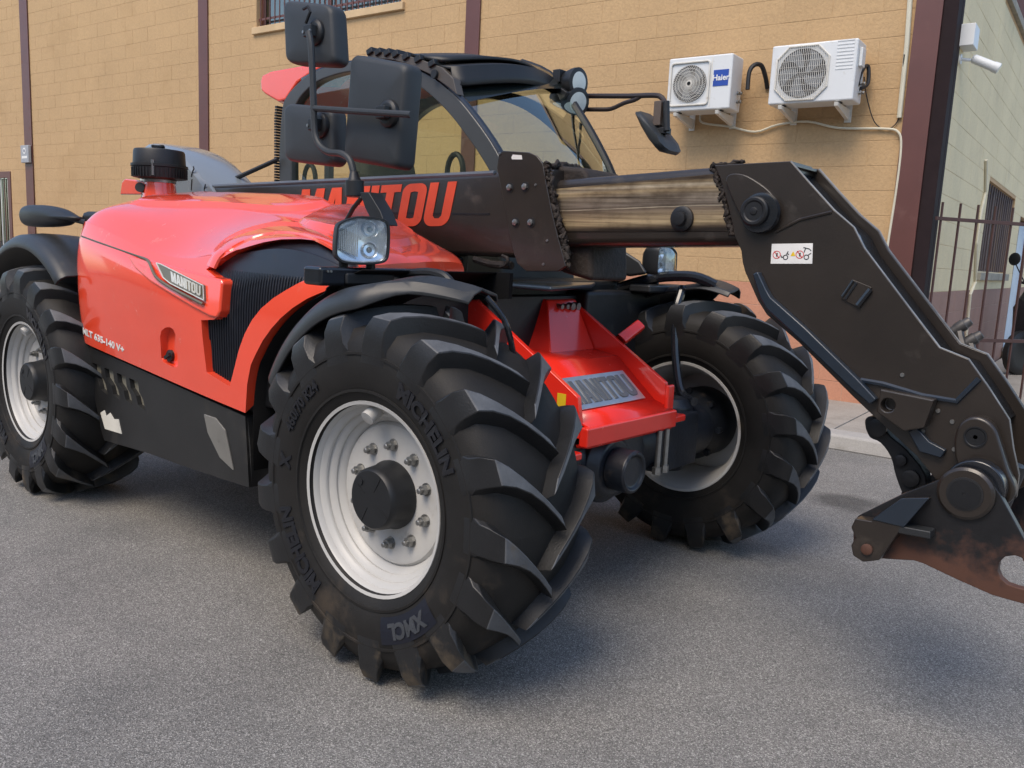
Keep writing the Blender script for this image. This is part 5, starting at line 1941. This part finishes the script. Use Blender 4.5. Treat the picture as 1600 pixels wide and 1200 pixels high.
# inner boom
yi0, yi1 = -.20, .02
tl, tr_, bl_, br_ = Y(858, 281, yi0), Y(1150, 257, yi0), Y(880, 385, yi0), Y(1150, 383, yi0)
sec2 = lambda x, zt, zb: [V((x, a, c_)) for a, c_ in rrect((yi0+yi1)/2, (zt+zb)/2, yi1-yi0, zt-zb, .03, 4)]
x_a, x_b = tl.x-.25, .80
sl_t = (tr_.z-tl.z)/(tr_.x-tl.x)
sl_b = (br_.z-bl_.z)/(br_.x-bl_.x)
zt_f = lambda x: tl.z+sl_t*(x-tl.x)
zb_f = lambda x: bl_.z+sl_b*(x-bl_.x)
b = B().loft([sec2(x, zt_f(x), zb_f(x)) for x in (x_a, x_b)], True, True)
b.build('inner_boom', BOOM, T, 0, 40)
# worn band along its side where the pads run
B().prism(YS([(862, 296), (1117, 271.5), (1126, 300), (1133, 330), (1137, 362), (886, 363), (872, 330)], yi0), yi0-.002, yi0+.004).build('wear_face', WORN, T, .0015, 0, 1)
q = Y(1067, 342, yi0)
B().lathe([(0, .044), (.012, .043), (.016, .036), (.016, .024), (.030, .022), (.031, .016)], q, (0, -1, 0), 24).build('boom_plug', DARK, T, 0)
crust([(1112, 258, yi0), (1122, 285, yi0), (1130, 312, yi0), (1138, 340, yi0), (1144, 365, yi0)], .011, 480, 'grease_crust', 5)
crust([(1112, 258, yi0), (1140, 255, yi0+.02), (1160, 253, yi0+.04)], .007, 140, 'grease_crust', 6)

# boom head: two cheek plates joined by a folded cover
yh0, yh1 = -.215, .03
near_px = [(1116, 258), (1235, 251.5), (1266, 287), (1303, 328), (1334, 355), (1350, 387), (1410, 467), (1468, 543), (1513, 561), (1545, 606), (1577, 656), (1583, 700), (1592, 742), (1588, 778), (1560, 790), (1500, 775), (1464, 752), (1432, 712), (1370, 655), (1335, 622), (1290, 577), (1248, 535), (1198, 492), (1184, 470), (1164, 425), (1160, 410), (1158, 392), (1148, 370), (1140, 330), (1126, 280)]
npoly = YS(near_px, yh0)
b = B().prism(npoly, yh0, yh0+.018)
b.build('cheek_plate', BOOM, T, .003)
b = B().prism(npoly, yh1-.018, yh1)
b.build('cheek_plate', BOOM, T, .003)
# folded cover between them, a little below the plate edges
top = npoly[1:11]
c = V((sum(q[0] for q in npoly)/len(npoly), 0, sum(q[1] for q in npoly)/len(npoly)))
def inset(P, d):
    out = []
    for i, (x, z) in enumerate(P):
        a = P[max(i-1, 0)]
        e_ = P[min(i+1, len(P)-1)]
        t_ = V((e_[0]-a[0], 0, e_[1]-a[1])).normalized()
        n_ = V((-t_.z, 0, t_.x))
        if n_.x+n_.z > 0:
            n_ = -n_
        out.append((x+n_.x*d, z+n_.z*d))
    return out
it = inset(top, .028)
rows_ = [[(x, yy, z) for x, z in it] for yy in (yh0+.018, yh1-.018)]
o = B().loft(rows_).build('head_cover', M('cover_gloss_black', (.014, .018, .022), .22, 0, .2, 5, coat=.4), T, 0, 30)
md = o.modifiers.new('thick', 'SOLIDIFY')
md.thickness = .01
b = B().box(Y(1116, 258, yh0).x+.02, Y(1235, 251.5, yh0).x-.0, yh0+.02, yh1-.02, npoly[1][1]-.014, npoly[1][1]-.003)
b.build('head_top', BOOM, T, .003)
low = npoly[15:27]
rows_ = [[(x-.0, yy, z+.012) for x, z in low] for yy in (yh0+.018, yh1-.018)]
B().loft(rows_).build('head_bottom', DARK, T, 0, 30)
# pale edges of the plates
for yy in (yh0+.004, yh1-.004):
    b = B().tube([(x, yy, z) for x, z in npoly[1:13]], .0026, 5)
    b.build('pale_edge', M('pale_edge', (.16, .17, .18), .4, .5, .5, 9) if 'pale_edge' not in MATS else MATS['pale_edge'], T, 0)
# flange folded along the lower edge
fp = YS([(1177, 428), (1186, 424), (1198, 450), (1206, 464), (1260, 512), (1340, 590), (1372, 624), (1360, 632), (1330, 606), (1248, 528), (1200, 484), (1189, 466)], yh0-.02)
b = B().prism(fp, yh0-.030, yh0-.001)
b.build('stiffener', M('stiffener_blue_black', (.014, .022, .034), .3, coat=.3), T, .006)
# pivot boss at the top of the head
tear = [(1134, 283), (1138, 274), (1150, 271), (1168, 275), (1195, 292), (1212, 310), (1219, 328), (1216, 345), (1204, 357), (1186, 361), (1168, 352), (1150, 322)]
b = B().prism(ds([*YS(tear, yh0-.01), YS(tear, yh0-.01)[0]], 3)[:-1], yh0-.014, yh0-.0005)
b.build('pivot_plate', BOOM, T, .004)
q = Y(1184, 331, yh0-.014)
B().lathe([(0, .062), (.004, .066), (.016, .062), (.018, .050)], q+V((.012, 0, -.004)), (0, -1, 0), 36).build('pivot_ring', GLOSS, T, 0)
B().lathe([(.018, .047), (.030, .047), (.034, .042), (.034, .034), (.031, .030), (.031, .012), (.034, .011), (.035, .003)], q, (0, -1, 0), 36).build('pivot_pin', DARK, T, .001)
# weld line
b = B().tube([Y(1212, 362, yh0-.001), Y(1250, 343, yh0-.001), Y(1300, 331, yh0-.001)], .005, 6)
b.build('weld_seam', BOOM, T, 0)
# sticker with warning pictograms
SX = [Y(a, c_, yh0-.0012) for a, c_ in ((1204, 412), (1269, 412), (1270, 380), (1206, 381))]
b = B().ext(SX, (0, .0012, 0))
stk = b.build('warning_sticker', PAPER, T, 0)
def sp_(u_, v_, w_=.0006):
    q = (SX[0]*(1-u_)+SX[1]*u_)*(1-v_)+(SX[3]*(1-u_)+SX[2]*u_)*v_
    return q+V((0, -w_, 0))
def ring2(cx, cy, r0, r1, n=20):
    rw = [[sp_(cx+r*math.cos(a)*.5, cy+r*math.sin(a)) for a in [k*2*math.pi/n for k in range(n)]] for r in (r0, r1)]
    return rw
br_ = B()
for cx in (.14, .70):
    br_.loft(ring2(cx, .45, .20, .165), True)
    br_.add([sp_(cx-.07, .60), sp_(cx-.06, .64), sp_(cx+.07, .30), sp_(cx+.06, .26)], [(0, 1, 2, 3)])
br_.build('sticker_print', SIGNR, stk, 0, 0)
bk = B()
def stroke(p0, p1, w_=.02):
    a, c_ = V((p0[0]*2, p0[1], 0)), V((p1[0]*2, p1[1], 0))
    d = (c_-a).normalized()
    n_ = V((-d.y, d.x, 0))*w_
    bk.add([sp_(q.x/2, q.y, .0009) for q in (a+n_, a-n_, c_-n_, c_+n_)], [(0, 1, 2, 3)])
for cx in (.36, .86):
    bk.loft([[q+V((0, -.0002, 0)) for q in r_] for r_ in ring2(cx, .32, .13, .09)], True)
stroke((.26, .32), (.32, .34))
stroke((.26, .32), (.25, .42))
stroke((.38, .46), (.42, .62))
stroke((.40, .50), (.44, .46))
stroke((.80, .55), (.84, .78))
stroke((.78, .80), (.93, .72))
stroke((.93, .72), (.97, .62))
stroke((.90, .42), (.97, .52))
for cx in (.14, .70):
    stroke((cx, .36), (cx+.01, .54), .03)
bk.build('sticker_print', LETTER, stk, 0, 0)
tri = B().add([sp_(.48, .38), sp_(.60, .38), sp_(.54, .62)], [(0, 1, 2)])
tri.build('sticker_print', YELL, stk, 0, 0)
# clips, bolts and small brackets on the cheek
q = [Y(a, c_, yh0-.006) for a, c_ in ((1314, 466), (1332, 437), (1362, 449), (1343, 482))]
b = B().ext(q, (0, .006, 0))
b.build('cheek_patch', BOOM, T, .001)
b = B().tube([Y(1316, 463, yh0-.008), Y(1333, 438, yh0-.008), Y(1338, 442, yh0-.008), Y(1321, 467, yh0-.008)], .004, 6)
b.tube([Y(1340, 477, yh0-.008), Y(1360, 452, yh0-.008)], .008, 6)
b.build('cheek_clip', GLOSS, T, 0)
for a, c_ in ((1410, 586), (1466, 642), (1442, 674), (1488, 659), (1491, 702)):
    q = Y(a, c_, yh0)
    B().lathe([(0, .007), (.004, .006)], q, (0, -1, 0), 8).build('rivet', STEEL, T, 0)
# raised rib line and the lower box with its round hole
b = B().tube([Y(a, c_, yh0-.002) for a, c_ in ((1345, 594), (1380, 600), (1440, 618), (1495, 627), (1530, 592))], .008, 6)
b.build('cheek_rib', MATS['stiffener_blue_black'], T, 0)
bx = YS([(1378, 607), (1462, 624), (1446, 668), (1414, 673), (1372, 643)], yh0-.03)
o = B().prism(bx, yh0-.045, yh0-.001).build('lower_box', BOOM, T, 0, 0)
q = Y(1387, 633, yh0-.045)
cut(o, [B().cyl(q-V((0, .05, 0)), q+V((0, .038, 0)), .020, 20).build('cutter', None, None, 0, 0)])
md = o.modifiers.new('bevel', 'BEVEL')
md.width = .004
md.segments = 2
md.limit_method = 'ANGLE'
q = [Y(a, c_, yh0-.02) for a, c_ in ((1418, 674), (1436, 706), (1470, 716), (1478, 704), (1452, 690), (1432, 668))]
B().ext(q, (0, .02, 0)).build('gusset', MATS['stiffener_blue_black'], T, .004)
# raised lug round the lower pivot
lug = [(1493, 712), (1492, 690), (1497, 668), (1508, 655), (1524, 650), (1542, 655), (1556, 668), (1564, 690), (1577, 732), (1588, 760), (1584, 778), (1570, 788), (1545, 780), (1510, 760)]
P_ = YS(lug, yh0-.03)
b = B().prism(ds(P_+P_[:1], 3)[:-1], yh0-.045, yh0-.001)
b.build('pivot_lug', BOOM, T, .010, 35, 3)
q = Y(1524, 683, yh0-.045)
B().lathe([(0, .030), (.003, .030), (.003, .026), (.001, .024), (.001, .006), (-.006, .004)], q, (0, -1, 0), 24).build('lug_pin', DARK, T, 0)
# tilt link behind the cheek
lk = [(1357, 668), (1356, 655), (1364, 649), (1378, 655), (1396, 680), (1420, 700), (1450, 740), (1446, 775), (1418, 772), (1404, 742), (1396, 712), (1380, 690), (1364, 682)]
P_ = YS(lk, -.10)
b = B().prism(ds(P_+P_[:1], 3)[:-1], -.13, -.07)
b.build('tilt_link', DARK, T, .005)
for a, c_, r_ in ((1372, 668, .028), (1408, 719, .018), (1424, 747, .026)):
    q = Y(a, c_, -.13)
    B().lathe([(0, r_), (.012, r_), (.014, r_*.7), (.014, .004)], q, (0, -1, 0), 18).build('link_pin', RUSTY if r_ == .028 else DARK, T, 0)
DULL = M('dull_coupler', (.09, .085, .08), .5, .6, .3, 30)
# hydraulic couplers on the far edge
for a, c_ in ((1497, 513), (1514, 534)):
    q = Y(a, c_, .06)
    d = V((.55, .2, .5)).normalized()
    B().lathe([(-.04, .013), (-.02, .015), (0, .019), (.02, .019), (.024, .016), (.04, .014), (.042, .010)], q, d, 12).build('hydraulic_coupler', DULL, T, 0)
B().tube([Y(1505, 545, .04), Y(1500, 528, .05), Y(1497, 513, .06)], .014, 8).tube([Y(1520, 552, .04), Y(1514, 534, .06)], .014, 8).build('coupler_pipe', DULL, T, 0)
# ---------------------------------------------------------------- carriage
yk0, yk1 = -.33, .15
car_px = [(1333, 826), (1336, 812), (1341, 806), (1375, 789), (1410, 772), (1462, 752), (1497, 737), (1512, 733), (1528, 735), (1547, 750), (1562, 772), (1600, 842), (1622, 884), (1600, 880), (1597, 872), (1585, 868), (1570, 870), (1561, 879), (1559, 892), (1564, 904), (1574, 913), (1588, 918), (1604, 922), (1626, 930), (1618, 945), (1600, 944), (1585, 940), (1550, 930), (1500, 908), (1443, 881), (1428, 876), (1376, 873), (1364, 877), (1350, 876), (1338, 868), (1333, 852)]
kp = YS(car_px, yk0)
b = B().prism(kp, yk0, yk0+.03)
b.build('carriage_plate', RUSTY, T, .003)
b = B().prism(kp, yk1-.03, yk1)
b.build('carriage_plate', RUSTY, T, .003)
q = Y(1510, 770, yk0)
B().lathe([(0, .072), (.012, .072), (.018, .064)], q, (0, -1, 0), 40).build('carriage_boss', BOOM, T, .001)
B().lathe([(.018, .046), (.020, .046), (.0205, .043)], q, (0, -1, 0), 36).build('boss_groove', CABLE, T, 0)
B().lathe([(.020, .040), (.022, .040), (.0225, .005), (.020, .004)], q, (0, -1, 0), 32).build('carriage_pin', DARK, T, 0)
B().cyl((q.x, yk0+.03, q.z), (q.x, yk1-.03, q.z), .055, 28).build('carriage_tube', GLOSS, T, 0)
B().lathe([(0, .075), (.05, .075)], (Y(1535, 752, yh0).x+.0, yh0-.05, Y(1535, 752, yh0).z), (0, -1, 0), 32).build('pivot_collar', GLOSS, T, .006)
# latch box with its blue-black top
lt = [(1340, 808), (1365, 812), (1408, 780), (1452, 779), (1428, 801), (1410, 826), (1377, 873), (1352, 876), (1336, 866), (1333, 850), (1340, 838), (1333, 822)]
P_ = YS(lt, yk0-.03)
b = B().prism(P_, yk0-.05, yk0-.001)
b.build('latch_block', BOOM, T, .004)
tp = [Y(a, c_, yk0-.053) for a, c_ in ((1362, 812), (1408, 779), (1452, 778), (1412, 824))]
b = B().ext(tp, (0, .004, 0))
b.build('latch_face', MATS['stiffener_blue_black'], T, .002)
q = Y(1355, 858, yk0-.05)
B().lathe([(0, .016), (.008, .016), (.010, .012)], q, (0, -1, 0), 18).build('latch_pin', RUSTY, T, 0)
B().cyl((q.x, yk0, q.z), (q.x, yk1, q.z), .028, 18).build('latch_shaft', DARK, T, 0)
b = B().obox(Y(1432, 829, yk0-.025), (1, 0, .05), (0, 1, 0), (-.05, 0, 1), .085, .05, .022)
b.build('latch_handle', GREYP, T, .004)
b = B().box(Y(1450, 850, yk0).x, Y(1545, 850, yk0).x, yk0+.03, yk1-.03, Y(1500, 880, yk0).z, Y(1500, 850, yk0).z)
b.build('carriage_beam', DARK, T, .01)
q = Y(1590, 770, -.05)
B().cyl((q.x, -.14, q.z+.10), (q.x-.05, -.14, q.z-.12), .03, 16).build('tilt_cylinder', GREYP, T, 0)
